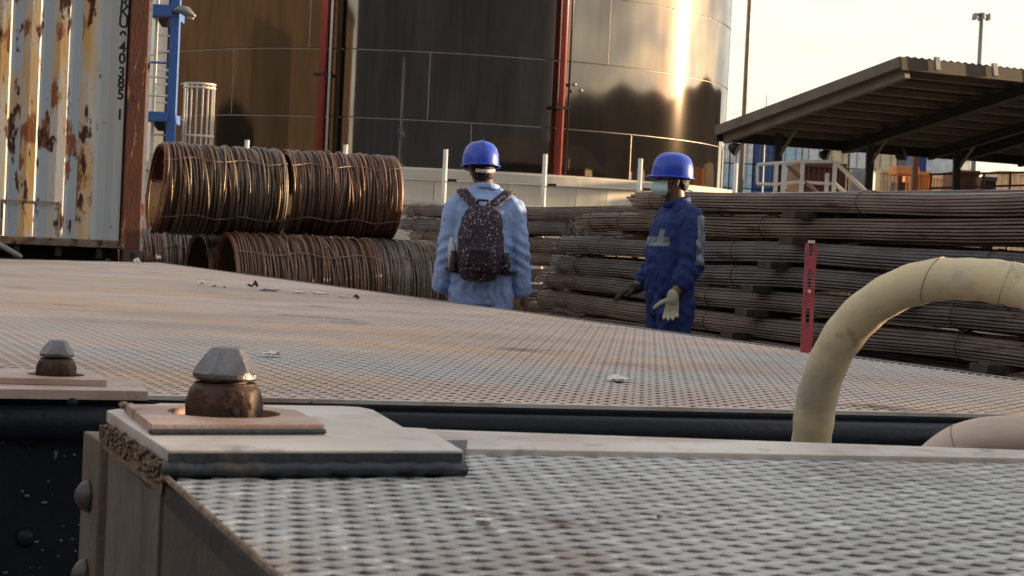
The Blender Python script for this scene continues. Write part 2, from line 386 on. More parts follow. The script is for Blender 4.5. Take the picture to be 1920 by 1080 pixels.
b = MB(); b.lathe((TC.x, TC.y, 0), [(TR-.3, 2.7), (WR+.06, 2.7), (WR+.08, 2.72), (WR+.08, 2.94), (WR+.05, 2.985), (TR-.3, 2.985)], 160, cap=False); b.build('coping', M_wallc, ring)
b = MB(); b.lathe((TC.x, TC.y, 0), [(WR+.0, 1.98), (WR+.22, 2.0), (WR+.22, 2.12), (WR, 2.14)], 160, cap=False); b.build('ledge', M_wallc, ring)

# white post fence before the tank
fence = thing('pipe_fence', (0, 30, 0), 'row of slim white pipe posts with one rail before the ring wall', 'fence')
fy = 30
for px in (460, 645, 833, 1020, 1199, 1378):
    q = P(px, 345, fy); top = P(px, 283+(px-833)*.047-3, fy)
    b = MB(); b.sweep([(q.x, fy, 0), (q.x, fy, top.z)], .036, 10); o = b.build('post', M_white, fence, smooth=True)
    b = MB(); b.obox((q.x+.12, fy-.05, 2.085), (1, 0, 0), (0, 1, 0), (0, 0, 1), .07, .015, .02); b.build('rail_clip', M_dark, o)
a, c = P(380, 345, fy), P(1400, 345, fy)
b = MB(); b.sweep([(a.x, fy+.045, 2.08), (c.x, fy+.045, 2.08)], .014, 6); b.build('rail', M_white, fence)

# ---------------------------------------------------------------- canopy shed
sh_lo_l = P(1350, 247, 39.8); sh_hi_l = P(1690, 121, 34.9)
sh_lo_r = P(1920, 292, 42.6); sh_hi_r = P(1920, 143, 36.2)
zl, zh = sh_lo_l.z, sh_hi_l.z
ux = Vector((sh_hi_r.x-sh_hi_l.x, sh_hi_r.y-sh_hi_l.y, 0)).normalized()
A0 = Vector((sh_lo_l.x, sh_lo_l.y, zl)); H0 = Vector((sh_hi_l.x, sh_hi_l.y, zh))
dn = (H0-A0)
LEN = 16.0
shed = thing('canopy_shed', (A0.x, A0.y, 0), 'open shed with a long dark sloping roof on steel columns right of the tank', 'shed')
nrm = ux.cross(dn).normalized()
if nrm.z < 0: nrm = -nrm
def RS(u, v, k=0): return A0+ux*u+dn*v+nrm*k
# corrugated roof sheets, each its own piece
nsh = 16; cwid = LEN/nsh
for i in range(nsh):
    b = MB(); vs = []; K = 12
    for v in (-.015, 1.015):
        for k in range(K+1):
            vs.append(RS((i+k/K)*cwid-.0, v, .11+(.03 if k % 2 else 0)+.002*(i % 2)))
    fs = [(k, k+1, K+2+k, K+1+k) for k in range(K)]
    b.add(vs, fs); b.add([Vector(v)+nrm*.006 for v in vs], [f[::-1] for f in fs])
    b.build('roof_sheet', M_roof, shed)
for v in [.02+.96*i/9 for i in range(10)]:
    b = MB(); b.bar(RS(0, v, .05), RS(LEN, v, .05), .07, .12, up=nrm); b.build('purlin', M_purlin, shed)
cols = []
for i in range(6):
    u = .25 + i*3.05 if i else .12
    b = MB(); b.bar(RS(u, 0, -.13), RS(u, 1, -.13), .12, .22, up=nrm); b.build('rafter', M_dark if i else M_purlin, shed)
# columns found on the rafters
def col_at(px, Yc):
    q = P(px, 300, Yc); u = (q-A0).dot(ux); v = .17
    return u
for i, px in enumerate((1461, 1632, 1793, 1965)):
    best = None
    for k in range(200):
        u = k*.08; p_ = RS(u, .16, 0); d = p_-EYE; x = 960+F*d.dot(cr)/d.dot(fw)
        if best is None or abs(x-px) < best[0]: best = (abs(x-px), u)
    u = best[1]; p_ = RS(u, .16, -.2); cols.append(u)
    b = MB(); b.box((p_.x-.075, p_.y-.075, 0), (p_.x+.075, p_.y+.075, p_.z+.02)); o = b.build('column', M_dark, shed)
    b = MB(); b.bar((p_.x, p_.y, p_.z-.5), RS(u, .26, -.2), .045, .045); b.build('knee_brace', M_purlin, o)
    if i in (1, 2, 3):
        b = MB(); b.bar(RS(u, 0, -.16), RS(u, 1, -.16), .12, .2, up=nrm); b.build('rafter', M_dark, shed)
b = MB(); b.bar(RS(-.06, 1.01, -.0), RS(LEN, 1.01, -.0), .05, .24, up=nrm); b.build('fascia', M_roof, shed)
b = MB(); b.bar(RS(-.06, -.01, -.06), RS(LEN, -.01, -.06), .05, .26, up=nrm); b.build('eave_beam', M_dark, shed)
b = MB(); b.bar(RS(-.06, -.01, .03), RS(-.06, 1.01, .03), .05, .20, up=nrm); b.build('rake_board', M_purlin, shed)
for i in range(9):
    p_ = RS(.7+i*1.35, 1.02, .04); b = MB(); b.obox(p_-dn.normalized()*-.03, ux, dn, nrm, .05, .03, .12); b.build('fascia_clip', M_grey, shed)
def floodlight(p, aim, label, hang=.22):
    t = thing('floodlight', p, label, 'floodlight')
    b = MB(); b.bar(Vector(p), Vector(p)-Vector((0, 0, hang)), .03); b.build('bracket', M_dark, t)
    a = Vector(aim).normalized(); c = Vector(p)-Vector((0, 0, hang)); s_ = a.cross(Vector((0, 0, 1))).normalized(); u = s_.cross(a)
    b = MB()
    b.sweep([c-a*.10, c-a*.04, c+a*.10], [.05, .12, .17], 12, ell=(1.2, .8)); b.build('lamp_head', M_dark, t, smooth=True)
    b = MB(); b.sweep([c+a*.101, c+a*.105], .15, 12, ell=(1.2, .8)); b.build('lamp_glass', M_grey, t)
    return t
q = P(1375, 268, 39.5); floodlight((q.x, q.y, q.z+.12), (.9, -.3, -.45), 'small dark floodlight hanging under the left tip of the shed roof')
q = P(1545, 284, 41); floodlight((q.x, q.y, q.z+.15), (.9, -.3, -.3), 'twin-looking dark floodlight under the shed above the white stairs')
q = P(1688, 290, 41); floodlight((q.x, q.y, q.z+.2), (.8, -.3, .35), 'dark floodlight tilted upward under the shed above the orange machine')
# ---------------------------------------------------------------- masts
q0 = P(1406, 0, 62); mast = MB(); mast.sweep([(q0.x, 62, 0), (q0.x, 62, 9), (q0.x, 62, 15)], [.085, .075, .06], 12)
tag(mast.build('tall_pole', M_grey, org=(q0.x, 62, 0), smooth=True), 'tall slim grey pole rising out of view between tank and shed', 'pole')
q1 = P(1841, 26, 170)
hm = thing('floodlight_mast', (q1.x, 170, 0), 'distant high mast with a ring of floodlights above the shed roof', 'light mast')
b = MB(); b.sweep([(q1.x, 170, 0), (q1.x, 170, q1.z)], [.30, .17], 10); b.build('pole', M_grey, hm, smooth=True)
b = MB(); b.lathe((q1.x, 170, q1.z-.1), [(.15, -.2), (.3, -.1), (.45, .0), (.45, .1), (.15, .2)], 16); b.build('head_frame', M_grey, hm)
for i in range(6):
    a = PI/6+PI/3*i; c = Vector((q1.x+math.cos(a)*.72, 170+math.sin(a)*.72, q1.z-.1))
    b = MB(); b.bar((q1.x, 170, q1.z), c, .08); b.sweep([c+Vector((0, 0, .12)), c-Vector((math.cos(a)*.05, math.sin(a)*.05, .4))], [.1, .22], 10); b.build('lamp', M_grey, hm)
b = MB(); q = P(1438, 178, 180); b.sweep([(q.x, 180, 0), (q.x, 180, q.z)], [.12, .05], 6)
tag(b.build('antenna_mast', M_grey, org=(q.x, 180, 0)), 'faint thin antenna mast just right of the tall grey pole', 'mast')

# ---------------------------------------------------------------- far container stacks, seen end on
def far_container(x0, w_, Y, z0, h, mt, label, group=None, depth=12., doors=True):
    t = thing('far_container', (x0+w_/2, Y, z0), label, 'container', group)
    b = MB(); b.box((x0+.03, Y+.06, z0+.02), (x0+w_-.03, Y+depth, z0+h-.02)); b.build('body', mt, t)
    if doors:
        for k in (0, 1):
            xa = x0+.08+k*(w_/2-.06); b = MB(); n = 6; vs = []; ww = (w_/2-.12)
            for i in range(n*2+1):
                vs.append((xa+ww*i/(n*2), Y+(.0 if (i//1) % 2 else .05), 0))
            vv = [(v[0], v[1], z0+.1) for v in vs]+[(v[0], v[1], z0+h-.1) for v in vs]; m_ = len(vs)
            b.add(vv, [(i, i+1, m_+i+1, m_+i) for i in range(m_-1)]); d = b.build('door', mt, t)
            b = MB(); b.sweep([(xa+ww*.5, Y-.05, z0+.1), (xa+ww*.5, Y-.05, z0+h-.1)], .04, 6); b.build('lock_rod', M_grey, d)
    return t
cc = {'white': flat('far white', (.85, .86, .84)), 'lblue': flat('far light blue', (.55, .70, .80)), 'blue': flat('far blue', (.05, .11, .30)),
      'cream': flat('far cream', (.85, .70, .46)), 'red': flat('far maroon', (.12, .04, .035)), 'grey': flat('far grey', (.26, .26, .27)), 'orange': flat('far orange', (.70, .26, .07))}
Yf = 195.; sc = Yf/F
cw = 45*sc; chh = 46.5*sc
x = P(1322, 400, Yf).x
grid = [('lblue', 'white'), ('lblue', 'white'), ('blue', 'blue'), ('lblue', 'lblue'), ('grey', 'white'), ('cream', 'cream'), ('cream', 'white'), ('cream', 'cream'), ('red', 'grey'), ('white', 'grey')]
where = ['beside the tank edge', 'second from the tank', 'left of the first shed column', 'right of the first shed column', 'over the white stairs', 'left of the second shed column',
         'just behind the second shed column', 'right of the second shed column', 'behind the orange machine', 'left of the third shed column']
for i, (c1, c2) in enumerate(grid):
    wd = cw if i not in (0,) else cw*.95
    for t in range(5):
        mt = cc[c1 if t < 4 else c2]
        nm = {'white': 'white', 'lblue': 'pale blue', 'blue': 'deep blue', 'cream': 'cream', 'red': 'maroon', 'grey': 'grey'}[c1 if t < 4 else c2]
        if t < 3: lab, gr = 'far container low in the stacks behind the steel bars', 'far containers low in the stacks'
        else: lab, gr = '%s far container %s, %s tier' % (nm, where[i], 'upper' if t == 4 else 'lower visible'), 'far containers'
        far_container(x, wd-.12, Yf+(i % 3)*.4, t*chh, chh-.08, mt, lab, gr, doors=(t >= 3))
    x += wd
def quick(name, cat, label, build_parts, loc):
    t = thing(name, loc, label, cat)
    build_parts(t); return t
# dark maroon skip container behind the stairs
def side_box(name, cat, label, px0, px1, pyt, Y, mt, depth=2.4, n=8, z0=0, amp=.05):
    a, c = P(px0, pyt, Y), P(px1, pyt, Y); z1 = (a.z+c.z)/2
    t = thing(name, ((a.x+c.x)/2, Y, z0), label, cat)
    b = MB(); b.box((a.x, Y+.08, z0), (c.x, Y+depth, z1)); b.build('body', mt, t)
    b = MB(); vs = []; m_ = n*4
    for i in range(m_+1):
        ph = i % 4; vs.append((a.x+.04+(c.x-a.x-.08)*i/m_, Y+(0 if ph in (0, 1) else amp)))
    vv = [(v[0], v[1], z0+.12) for v in vs]+[(v[0], v[1], z1-.1) for v in vs]
    b.add(vv, [(i, i+1, m_+2+i, m_+1+i) for i in range(m_)]); b.build('side_panel', mt, t)
    for z in (z0+.06, z1-.05):
        b = MB(); b.box((a.x, Y-.02, z-.055), (c.x, Y+.078, z+.055)); b.build('rail', mt, t)
    return t
side_box('skip_container', 'container', 'dark maroon steel container behind the white stairs', 1503, 1588, 306, 47, cc['red'])
side_box('site_cabin', 'cabin', 'small rust brown cabin right of the third shed column', 1800, 1838, 320, 50, flat('cabin brown', (.16, .06, .03)), 2)
side_box('generator_box', 'generator', 'low dark generator box beside the brown cabin', 1841, 1870, 332, 49, flat('generator dark', (.05, .04, .038)), 2)
side_box('long_container', 'container', 'long sunlit cream container at the right edge behind the rusty railing', 1872, 2040, 324, 70, cc['cream'], 2.4, 14, amp=.2)
side_box('white_container', 'container', 'pale grey white container side between the second and third columns', 1737, 1796, 293, 90, cc['white'], 2.4, 10, amp=.03)
side_box('pale_container', 'container', 'pale container end just right of the third shed column', 1797, 1822, 298, 92, cc['white'], 6, 4, amp=.03)
side_box('orange_container', 'container', 'orange red container low behind the thin rust column', 1722, 1745, 322, 60, cc['orange'], 2.4, 4)
side_box('blue_container', 'container', 'small dark blue container peeking above the orange machine', 1722, 1738, 291, 88, cc['blue'], 2.4, 3)
side_box('cream_container', 'container', 'cream container low between the grey silo and orange machine', 1652, 1682, 318, 62, cc['cream'], 2.4, 4, amp=.12)
side_box('sandy_container', 'container', 'sandy container low between the orange one and third column', 1746, 1796, 330, 66, flat('sandy', (.7, .56, .4)), 2.4, 7, amp=.12)
# grey silo
b = MB(); q = P(1630, 316, 52); silo = thing('grey_silo', (q.x, 53, 0), 'dark grey upright drum silo behind the second shed column', 'silo')
b.lathe((q.x, 53, 0), [(.36, 0), (.36, q.z-.1), (.30, q.z)], 24); b.build('shell', cc['grey'], silo, smooth=True)
for z in (.8, 1.6, 2.4):
    b = MB(); b.lathe((q.x, 53, z), [(.365, -.03), (.39, -.02), (.39, .02), (.365, .03)], 24, cap=False); b.build('hoop', M_dark, silo)
# orange machine
q = P(1700, 312, 55); om = thing('orange_machine', (q.x, 55, 0), 'orange frame machine with flat hood under the shed', 'machine')
b = MB(); b.box((q.x-.32, 54.8, q.z-.24), (q.x+.32, 56, q.z)); b.build('hood', cc['orange'], om, bevel=.03)
for dx_ in (-.28, .0, .28):
    b = MB(); b.bar((q.x+dx_, 54.9, 0), (q.x+dx_, 54.9, q.z-.24), .05); b.build('leg', cc['orange'], om)
b = MB(); b.box((q.x-.26, 55.1, q.z-.9), (q.x+.1, 55.8, q.z-.45)); b.build('engine_block', M_dark, om)
# thin rust column
q = P(1717, 290, 46); b = MB(); b.box((q.x-.06, 45.9, 0), (q.x+.06, 46.1, 3.9)); tag(b.build('rust_column', flat('rust column', (.17, .06, .03)), org=(q.x, 46, 0)), 'thin rust brown column between the second and third shed columns', 'column')
# white stair and platform
st = thing('access_stair', (P(1500, 330, 38).x, 38, 0), 'white painted steel platform with sloping stair rails under the shed', 'stairs')
def pl(pts, r, name='rail', mt=M_white, Y=38, dy=0):
    b = MB(); b.sweep([P(px, py, Y+dy) for px, py in pts], r, 8); return b.build(name, mt, st)
for px, top in ((1456, 307), (1470, 308), (1505, 305), (1566, 303)):
    q = P(px, top, 38); b = MB(); b.bar((q.x, 38, 0), (q.x, 38, q.z), .075); b.build('post', M_white, st)
q = P(1551, 325, 37.6); b = MB(); b.bar((q.x, 37.6, 0), (q.x, 37.6, q.z), .07); b.build('post', M_white, st)
pl([(1420, 309), (1500, 303)], .035); pl([(1500, 303), (1562, 303)], .035)
pl([(1565, 303), (1628, 364)], .04, 'stair_rail'); pl([(1478, 312), (1540, 368)], .035, 'stair_rail', M_purlin); pl([(1563, 342), (1592, 368)], .035, 'stair_rail')
pl([(1420, 345), (1450, 346), (1500, 341), (1562, 345)], .032)
pl([(1420, 309), (1420, 345)], .03, 'post', Y=38, dy=.6)
q = P(1440, 345, 38); b = MB(); b.box((q.x-.25, 37.7, q.z-.45), (q.x+1.5, 39.2, q.z-.38)); b.build('platform', M_grey, st)
for k in range(7):
    z = q.z-.42-k*.22; xx = q.x+1.5+k*.24
    if z > .05:
        b = MB(); b.box((xx, 37.8, z-.02), (xx+.26, 38.8, z)); b.build('tread', M_grey, st)
# rusty railing at right
rl = thing('rusty_railing', (P(1850, 330, 42).x, 42, 0), 'rusty pipe railing running right from the third shed column', 'railing')
Mr = flat('rail rust', (.22, .08, .045))
for dy_ in (0, 26):
    b = MB(); b.sweep([P(1742, 327+dy_, 42), P(1990, 322+dy_*.9, 42)], .028, 6); b.build('rail', Mr, rl)
for px in (1746, 1790, 1845, 1895, 1950):
    q = P(px, 326, 42); b = MB(); b.sweep([(q.x, 42, 0), (q.x, 42, q.z)], .03, 6); b.build('post', Mr, rl)

# ---------------------------------------------------------------- unseen bodies added out of frame for their reflections in the tank
hull = MB(); prof = []
for i in range(25):
    x = -62+i*(190/24); y = -60 - (0 if i < 21 else (i-21)**2*.9); prof.append((x, y))
vs = []
for z, dy in ((0, 0), (14, -.3), (36, -.6)):
    for x, y in prof: vs.append((x, y+dy, z))
nP = len(prof); fs = []
for k in range(2):
    for i in range(nP-1): fs.append((k*nP+i+1, k*nP+i, (k+1)*nP+i, (k+1)*nP+i+1))
hull.add(vs, fs); hull.add([(x, y-12, z) for x, y, z in vs], [f[::-1] for f in fs])
hull.add([(prof[-1][0], prof[-1][1], 0), (prof[-1][0], prof[-1][1]-12, 0), (prof[-1][0], prof[-1][1]-12.6, 36), (prof[-1][0], prof[-1][1]-.6, 36)], [(0, 1, 2, 3)])
hull.add([(prof[0][0], prof[0][1]-.6, 36), (prof[0][0], prof[0][1]-12.6, 36), (prof[-1][0], prof[-1][1]-12.6, 36), (prof[-1][0], prof[-1][1]-.6, 36)], [(0, 1, 2, 3)])
ho = hull.build('added_hull', mat('hull paint', (.034, .050, .085), .95, spec=.1, col2=(.05, .07, .11), scale=.3, bump=.1), org=(0, -60, 0))
tag(ho, 'unseen blue black ship side added for the dark reflection in the middle of the tank', 'ship')  # unseen hull, added to darken the tank's mirrored middle
sp = MB(); vs = []; NS = 90
for i in range(NS+1):
    az = math.radians(30+106*i/NS); h = 37+1.5*math.sin(i*.13)+.8*math.sin(i*.41+1)+3*math.exp(-((i-24)/16.)**2)
    for r_, k in ((330, 0), (385, .75), (400, 1), (430, .8), (500, 0)):
        vs.append((3+math.sin(az)*r_, 53+math.cos(az)*r_, h*k))
sp.add(vs, [(i*5+j, i*5+j+1, (i+1)*5+j+1, (i+1)*5+j) for i in range(NS) for j in range(4)]+[tuple(range(5)), tuple(NS*5+j for j in range(4, -1, -1))])
tag(sp.build('added_hills', mat('dark hill', (.05, .04, .033), .9, scale=.05, bump=.5, bscale=.5)), kind='structure')  # unseen ridge, added to cut off the sun's reflection low on the tank
wh = thing('added_warehouse', (-70, 30, 0), 'unseen brown warehouse added for the reflection in the left part of the tank', 'warehouse')  # unseen block, added to give the tank its brown left reflection
Mw = mat('warehouse brown', (.075, .062, .052), .9, spec=.1, col2=(.055, .045, .038), scale=.3)
b = MB(); b.box((-80, -50, 0), (-60, 85, 19)); b.build('wall', Mw, wh)
b = MB(); b.box((-81, -51, 19), (-59, 86, 19.8)); b.build('roof', M_dark, wh)
b = MB(); b.box((-59.99, 11, 0), (-59.7, 33, 13)); b.build('door', M_dark, wh)  # dark slab added for the dark rectangle in the tank's reflection
# ================================================================ CONTAINER (left)
ca = math.radians(22.5)
cx_ = Vector((math.cos(ca), math.sin(ca), 0))       # along the side, to the right
cy_ = Vector((-math.sin(ca), math.cos(ca), 0))      # away from the viewer
YC = 19.6
CR = P(267, 470, YC)                                 # right front edge
CR = Vector((CR.x, CR.y, 0))
ZB = P(245, 491, YC).z
cont = thing('shipping_container', (CR.x, CR.y, ZB), 'pale blue shipping container with heavy rust patches at the left edge', 'container')
def CP(u, v, z): return CR - cx_*u + cy_*v + Vector((0, 0, z))
ZP0 = P(120, 447, YC).z; ZT = ZB+2.896
# corrugated side: runs left from the post
b = MB(); pitch = .288; u = .245; pr = []
while u < 6.0:
    for du, v in ((0, .012), (.082, .012), (.150-.0, .05), (.232, .05)):
        pr.append((u+du, v))
    u += pitch
mN = len(pr)
vv = [CP(u, v, ZP0) for u, v in pr]+[CP(u, v, ZT-.12) for u, v in pr]
b.add(vv, [(i+1, i, mN+i, mN+i+1) for i in range(mN-1)]); b.mi = [2 if i < 3 else (1 if i % 4 in (0, 1) else 0) for i in range(mN-1)]; b.build('side_panel', [M_cpaint, M_cpaint2, M_cclean], cont)
b = MB(); b.add([CP(.02, .06, ZB+.15), CP(6.04, .06, ZB+.15), CP(6.04, 2.43, ZB+.15), CP(.02, 2.43, ZB+.15), CP(.02, .06, ZT-.03), CP(6.04, .06, ZT-.03), CP(6.04, 2.43, ZT-.03), CP(.02, 2.43, ZT-.03)],
      [(0, 1, 2, 3), (4, 7, 6, 5), (1, 2, 6, 5), (2, 3, 7, 6), (3, 0, 4, 7), (0, 1, 5, 4)]); b.build('box_shell', M_cpost, cont)
def cbar(u0, u1, v0, v1, z0, z1, name, mt, bevel=0.):
    b = MB(); b.add([CP(u0, v0, z0), CP(u1, v0, z0), CP(u1, v1, z0), CP(u0, v1, z0), CP(u0, v0, z1), CP(u1, v0, z1), CP(u1, v1, z1), CP(u0, v1, z1)],
                    [(0, 1, 2, 3), (4, 7, 6, 5), (1, 0, 4, 5), (2, 1, 5, 6), (3, 2, 6, 7), (0, 3, 7, 4)])
    return b.build(name, mt, cont, bevel=bevel)
cbar(.20, 6.0, -.01, .055, ZP0-.075, ZP0+.004, 'bottom_rail', M_crail, .008)
cbar(.20, 6.0, -.01, .055, ZT-.12, ZT, 'top_rail', M_crail)
cbar(.03, .225, -.02, .2, ZB+.12, ZT, 'corner_post', M_cpost, .012)
cbar(.0, .03, -.004, .06, ZB+.12, ZT, 'post_lip', M_cpaint)
o = cbar(.02, .20, -.03, .17, ZB, ZB+.122, 'corner_casting', mat('casting brown', (.11, .07, .05), .7, col2=(.07, .04, .03), scale=9), .01)
b = MB(); b.sweep([CP(.105, -.0305, ZB+.06), CP(.105, -.0285, ZB+.06)], .028, 14, ell=(1, 1.4)); b.build('casting_hole', M_black, o)
for k in range(14):
    cbar(.4+k*.41, .46+k*.41, .03, 2.4, ZB+.03, ZP0-.08, 'floor_crossmember', M_dark)
cbar(.25, 6.0, .3, .36, ZB+.02, ZP0-.08, 'floor_beam', M_dark)
# welded repair patch outline
for (ua, ub, za, zb_) in ((.84, 1.42, 377, 380), (1.40, 1.42, 380, 441), (.84, .86, 380, 441)):
    cbar(ua, ub, .002, .013, P(60, zb_, YC).z, P(60, za, YC).z, 'patch_weld', M_crail)
# stencilled number, one character under another
def letter(ch, size, mt):
    cu_ = bpy.data.curves.new('char', 'FONT'); cu_.body = ch; cu_.size = size; cu_.align_x = 'CENTER'; cu_.extrude = .001; cu_.offset = .004
    ob = bpy.data.objects.new('tmp', cu_); C.objects.link(ob); bpy.context.view_layer.update()
    dg = bpy.context.evaluated_depsgraph_get(); me = bpy.data.meshes.new_from_object(ob.evaluated_get(dg))
    vs = [v.co.copy() for v in me.vertices]; fs = [tuple(p.vertices) for p in me.polygons]
    bpy.data.objects.remove(ob); bpy.data.curves.remove(cu_); bpy.data.meshes.remove(me); return vs, fs
for ch, py in (('R', 15), ('K', 33), ('U', 53), ('9', 79), ('4', 99), ('0', 120), ('3', 146), ('8', 166), ('5', 187), ('1', 225)):
    vs, fs = letter(ch, .15, None); zc = P(226, py, YC).z
    uc = .245+pitch*0+.041
    b = MB(); b.add([CP(uc-v.x*.95, .0105-v.z, zc+v.y) for v in vs], fs); b.build('stencil_character', M_black, cont)
# carrying frame under the container
bol = thing('steel_bolster', (CR.x, CR.y, 0), 'dark low steel frame carrying the pale rusty container', 'support frame')
for u_ in (.02, 2.4, 5.0):
    for v_ in (.05, 2.1):
        p0 = CP(u_+.1, v_+.1, 0); b = MB(); b.obox((p0.x, p0.y, (ZB-.14)/2), cx_, cy_, (0, 0, 1), .09, .09, (ZB-.14)/2); b.build('leg', M_dark, bol)
for v_ in (.10, 2.3):
    b = MB(); b.obox(CP(3.0, v_, 0)+Vector((0, 0, ZB-.072)), cx_, cy_, (0, 0, 1), 3.05, .08, .068); b.build('beam', M_dark, bol)
# short pale pipe lying at far left
b = MB(); b.sweep([P(-25, 445, 17.6), P(10, 465, 17.5), P(38, 482, 17.4)], .028, 8); pp = P(10, 465, 17.5)
tag(b.build('pale_pipe', M_grey, org=pp, smooth=True), 'pale slanting pipe end left below the rusty container', 'pipe')

# ---------------------------------------------------------------- blue ladder tower
YT = 33.
tw = thing('blue_tower', (P(305, 270, YT).x, YT, 0), 'bright blue steel tower frame just right of the rusty container', 'tower')
def tz(py, px=305): return P(px, py, YT).z
def tx(px, py=150): return P(px, py, YT).x
for px, wd, mt, dy in ((323, .15, M_blue, 0), (283, .05, M_white, .3), (299, .12, M_blued, .9), (311, .04, M_white, .5)):
    b = MB(); x = tx(px); b.box((x-wd/2, YT+dy, 0), (x+wd/2, YT+dy+wd, 7.5)); b.build('column', mt, tw)
for py0, py1 in ((9, 29), (210, 227)):
    b = MB(); b.box((tx(272), YT-.05, tz(py1)), (tx(318), YT+1.2, tz(py0))); b.build('platform_beam', M_blue, tw)
    b = MB(); x = tx(297); b.sweep([(x, YT+.5, tz(py1)-.001), (x, YT+.5, tz(py1+16))], [.18, .07], 10); b.build('bearing', M_black, tw)
for py in (118, 145, 180):
    b = MB(); b.sweep([(tx(272), YT-.02, tz(py)), (tx(315), YT-.02, tz(py))], .022, 6); b.build('rung', M_white if py > 130 else M_blue, tw)
for py in (126, 153, 188, 60, 90, 250):
    b = MB(); b.sweep([(tx(280), YT+.6, tz(py)), (tx(312), YT+.6, tz(py))], .018, 6); b.build('rung', M_white, tw)
# flood lamp on the tower
fl = thing('tower_lamp', (tx(336, 20), YT, tz(20)), 'grey lamp head jutting right from the top of the blue tower', 'floodlight')
b = MB(); b.sweep([(tx(328, 18), YT, tz(19)), (tx(340, 18), YT-.05, tz(17)), (tx(352, 20), YT-.1, tz(21)), (tx(366, 25), YT-.1, tz(28))], [.05, .09, .11, .04], 12, ell=(1.3, .8), round_=True); b.build('lamp_head', M_grey, fl, smooth=True)
b = MB(); b.sweep([(tx(349), YT-.1, tz(30)), (tx(360), YT-.1, tz(32))], .03, 8); b.build('lamp_bulb', M_white, fl)
# white ladder cage
cg = thing('ladder_cage', (tx(360, 200), YT+.6, 0), 'small white safety cage of upright bars right of the blue tower', 'ladder')
cxm = tx(362, 200); YG = YT+.6
for k in range(9):
    a = PI*k/8; x = cxm+math.cos(a)*.26; y = YG-math.sin(a)*.26
    b = MB(); b.bar((x, y, 0), (x, y, tz(151, 362)), .025); b.build('bar', M_white, cg)
for py in (153, 160, 252):
    b = MB(); b.sweep([(cxm+math.cos(PI*k/12)*.27, YG-math.sin(PI*k/12)*.27, tz(py, 362)) for k in range(13)], .02, 6); b.build('hoop', M_white, cg)
for py in (152, 220):
    b = MB(); b.bar((tx(328), YG, tz(py, 330)), (cxm-.26, YG, tz(py, 345)), .02); b.build('strut', M_white, cg)
# ================================================================ WIRE ROD COILS
def coil(loc, axis_deg, R, L, mt, label, seed, flare=0., nring=84, tilt=0.):
    rnd = random.Random(seed)
    t = thing('wire_rod_coil', (0, 0, 0), label, 'steel coil', 'wire rod coils')
    ORG[t.name] = Vector((0, 0, 0)); t.location = loc; t.rotation_euler = (0, math.radians(tilt), math.radians(axis_deg))
    def shape(a, r):   # slightly sagging circle in the y,z plane: a=0 at the bottom
        y = math.sin(a)*r*1.03; z = -math.cos(a)*r*.97
        return y, z+R*.97
    b = MB(); seg = 44
    for i in range(nring):
        x = -L/2+L*(i+rnd.uniform(-.8, .8)*min(1, min(i, nring-1-i)/4))/nring; rr = R*rnd.uniform(.955, .985); big = rnd.random() < .3
        if big: rr = R*rnd.uniform(.985, 1.012)
        ph = rnd.uniform(0, 6.3); ek = min(1, .25+4*min(i, nring-1-i)/nring); sk = rnd.gauss(0, .022)*ek; sk2 = rnd.gauss(0, .026)*ek; am = rnd.uniform(.003, .013)
        if flare and i < nring*.13: sk += -flare*(1-i/(nring*.13)); 
        pts = []
        for k in range(seg):
            a = 2*PI*k/seg; r = rr+am*math.sin(2*a+ph)+.5*am*math.sin(5*a+ph*2)
            y, z = shape(a, r); pts.append((x+sk*math.cos(a+.6)+sk2*math.sin(a+ph), y, z))
        pts.append(pts[0])
        b.sweep(pts, rnd.choice((.006, .007, .0095)), 4, cap=False, up=(1, 0, 0))
    for s_ in (-1, 1):     # loops showing on the open ends
        for i in range(16):
            x = s_*(L/2-.02+rnd.uniform(-.01, .02)); rr = R*rnd.uniform(.90, .98); ph = rnd.uniform(0, 6.3); pts = []
            for k in range(seg+1):
                a = 2*PI*k/seg; r = rr+.008*math.sin(2*a+ph) if k < seg else rr+.008*math.sin(ph)
                y, z = shape(a, r); pts.append((x+(-flare*.6*math.cos(a) if s_ < 0 else 0), y, z))
            b.sweep(pts, .007, 4, cap=False, up=(1, 0, 0))
    o = b.build('wire_windings', mt, t, smooth=True); o['kind'] = 'stuff'
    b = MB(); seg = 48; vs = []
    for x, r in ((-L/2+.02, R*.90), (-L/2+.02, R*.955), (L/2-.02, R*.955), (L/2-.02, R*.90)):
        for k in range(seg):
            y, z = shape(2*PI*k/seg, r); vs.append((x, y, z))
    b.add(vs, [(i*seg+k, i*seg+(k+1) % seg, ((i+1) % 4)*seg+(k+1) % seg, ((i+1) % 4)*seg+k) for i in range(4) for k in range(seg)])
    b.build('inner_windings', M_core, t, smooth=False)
    for a in (PI*.72+.1, PI*1.28, PI*.33, PI*1.7):   # binding straps, y<0 faces the viewer
        pts = []
        for k in range(13):
            x = -L/2-.01+(L+.02)*k/12; y, z = shape(a+.05*math.sin(k*1.3+seed), R*1.012-(.008 if k % 3 == 1 else 0)); pts.append((x, y, z))
        y, z = shape(a, R*.8); pts = [(-L/2, y, z)]+pts+[(L/2, y, z)]
        b = MB(); b.sweep(pts, .0055, 5); b.build('binding_wire', M_coil[2], t)
    return t
YK = 22.0
def coil_px(pxl, pxr, pyt, pyb, Y, ax, mt, label, seed, **k):
    c = P((pxl+pxr)/2, (pyt+pyb)/2, Y); R_ = (pyb-pyt)/2*Y/F/.985; Ln = (pxr-pxl)*Y/F/math.cos(math.radians(ax))*k.pop('lf', 1.)
    return coil((c.x, c.y, c.z-R_*.97), ax, R_, Ln, mt, label, seed, **k)
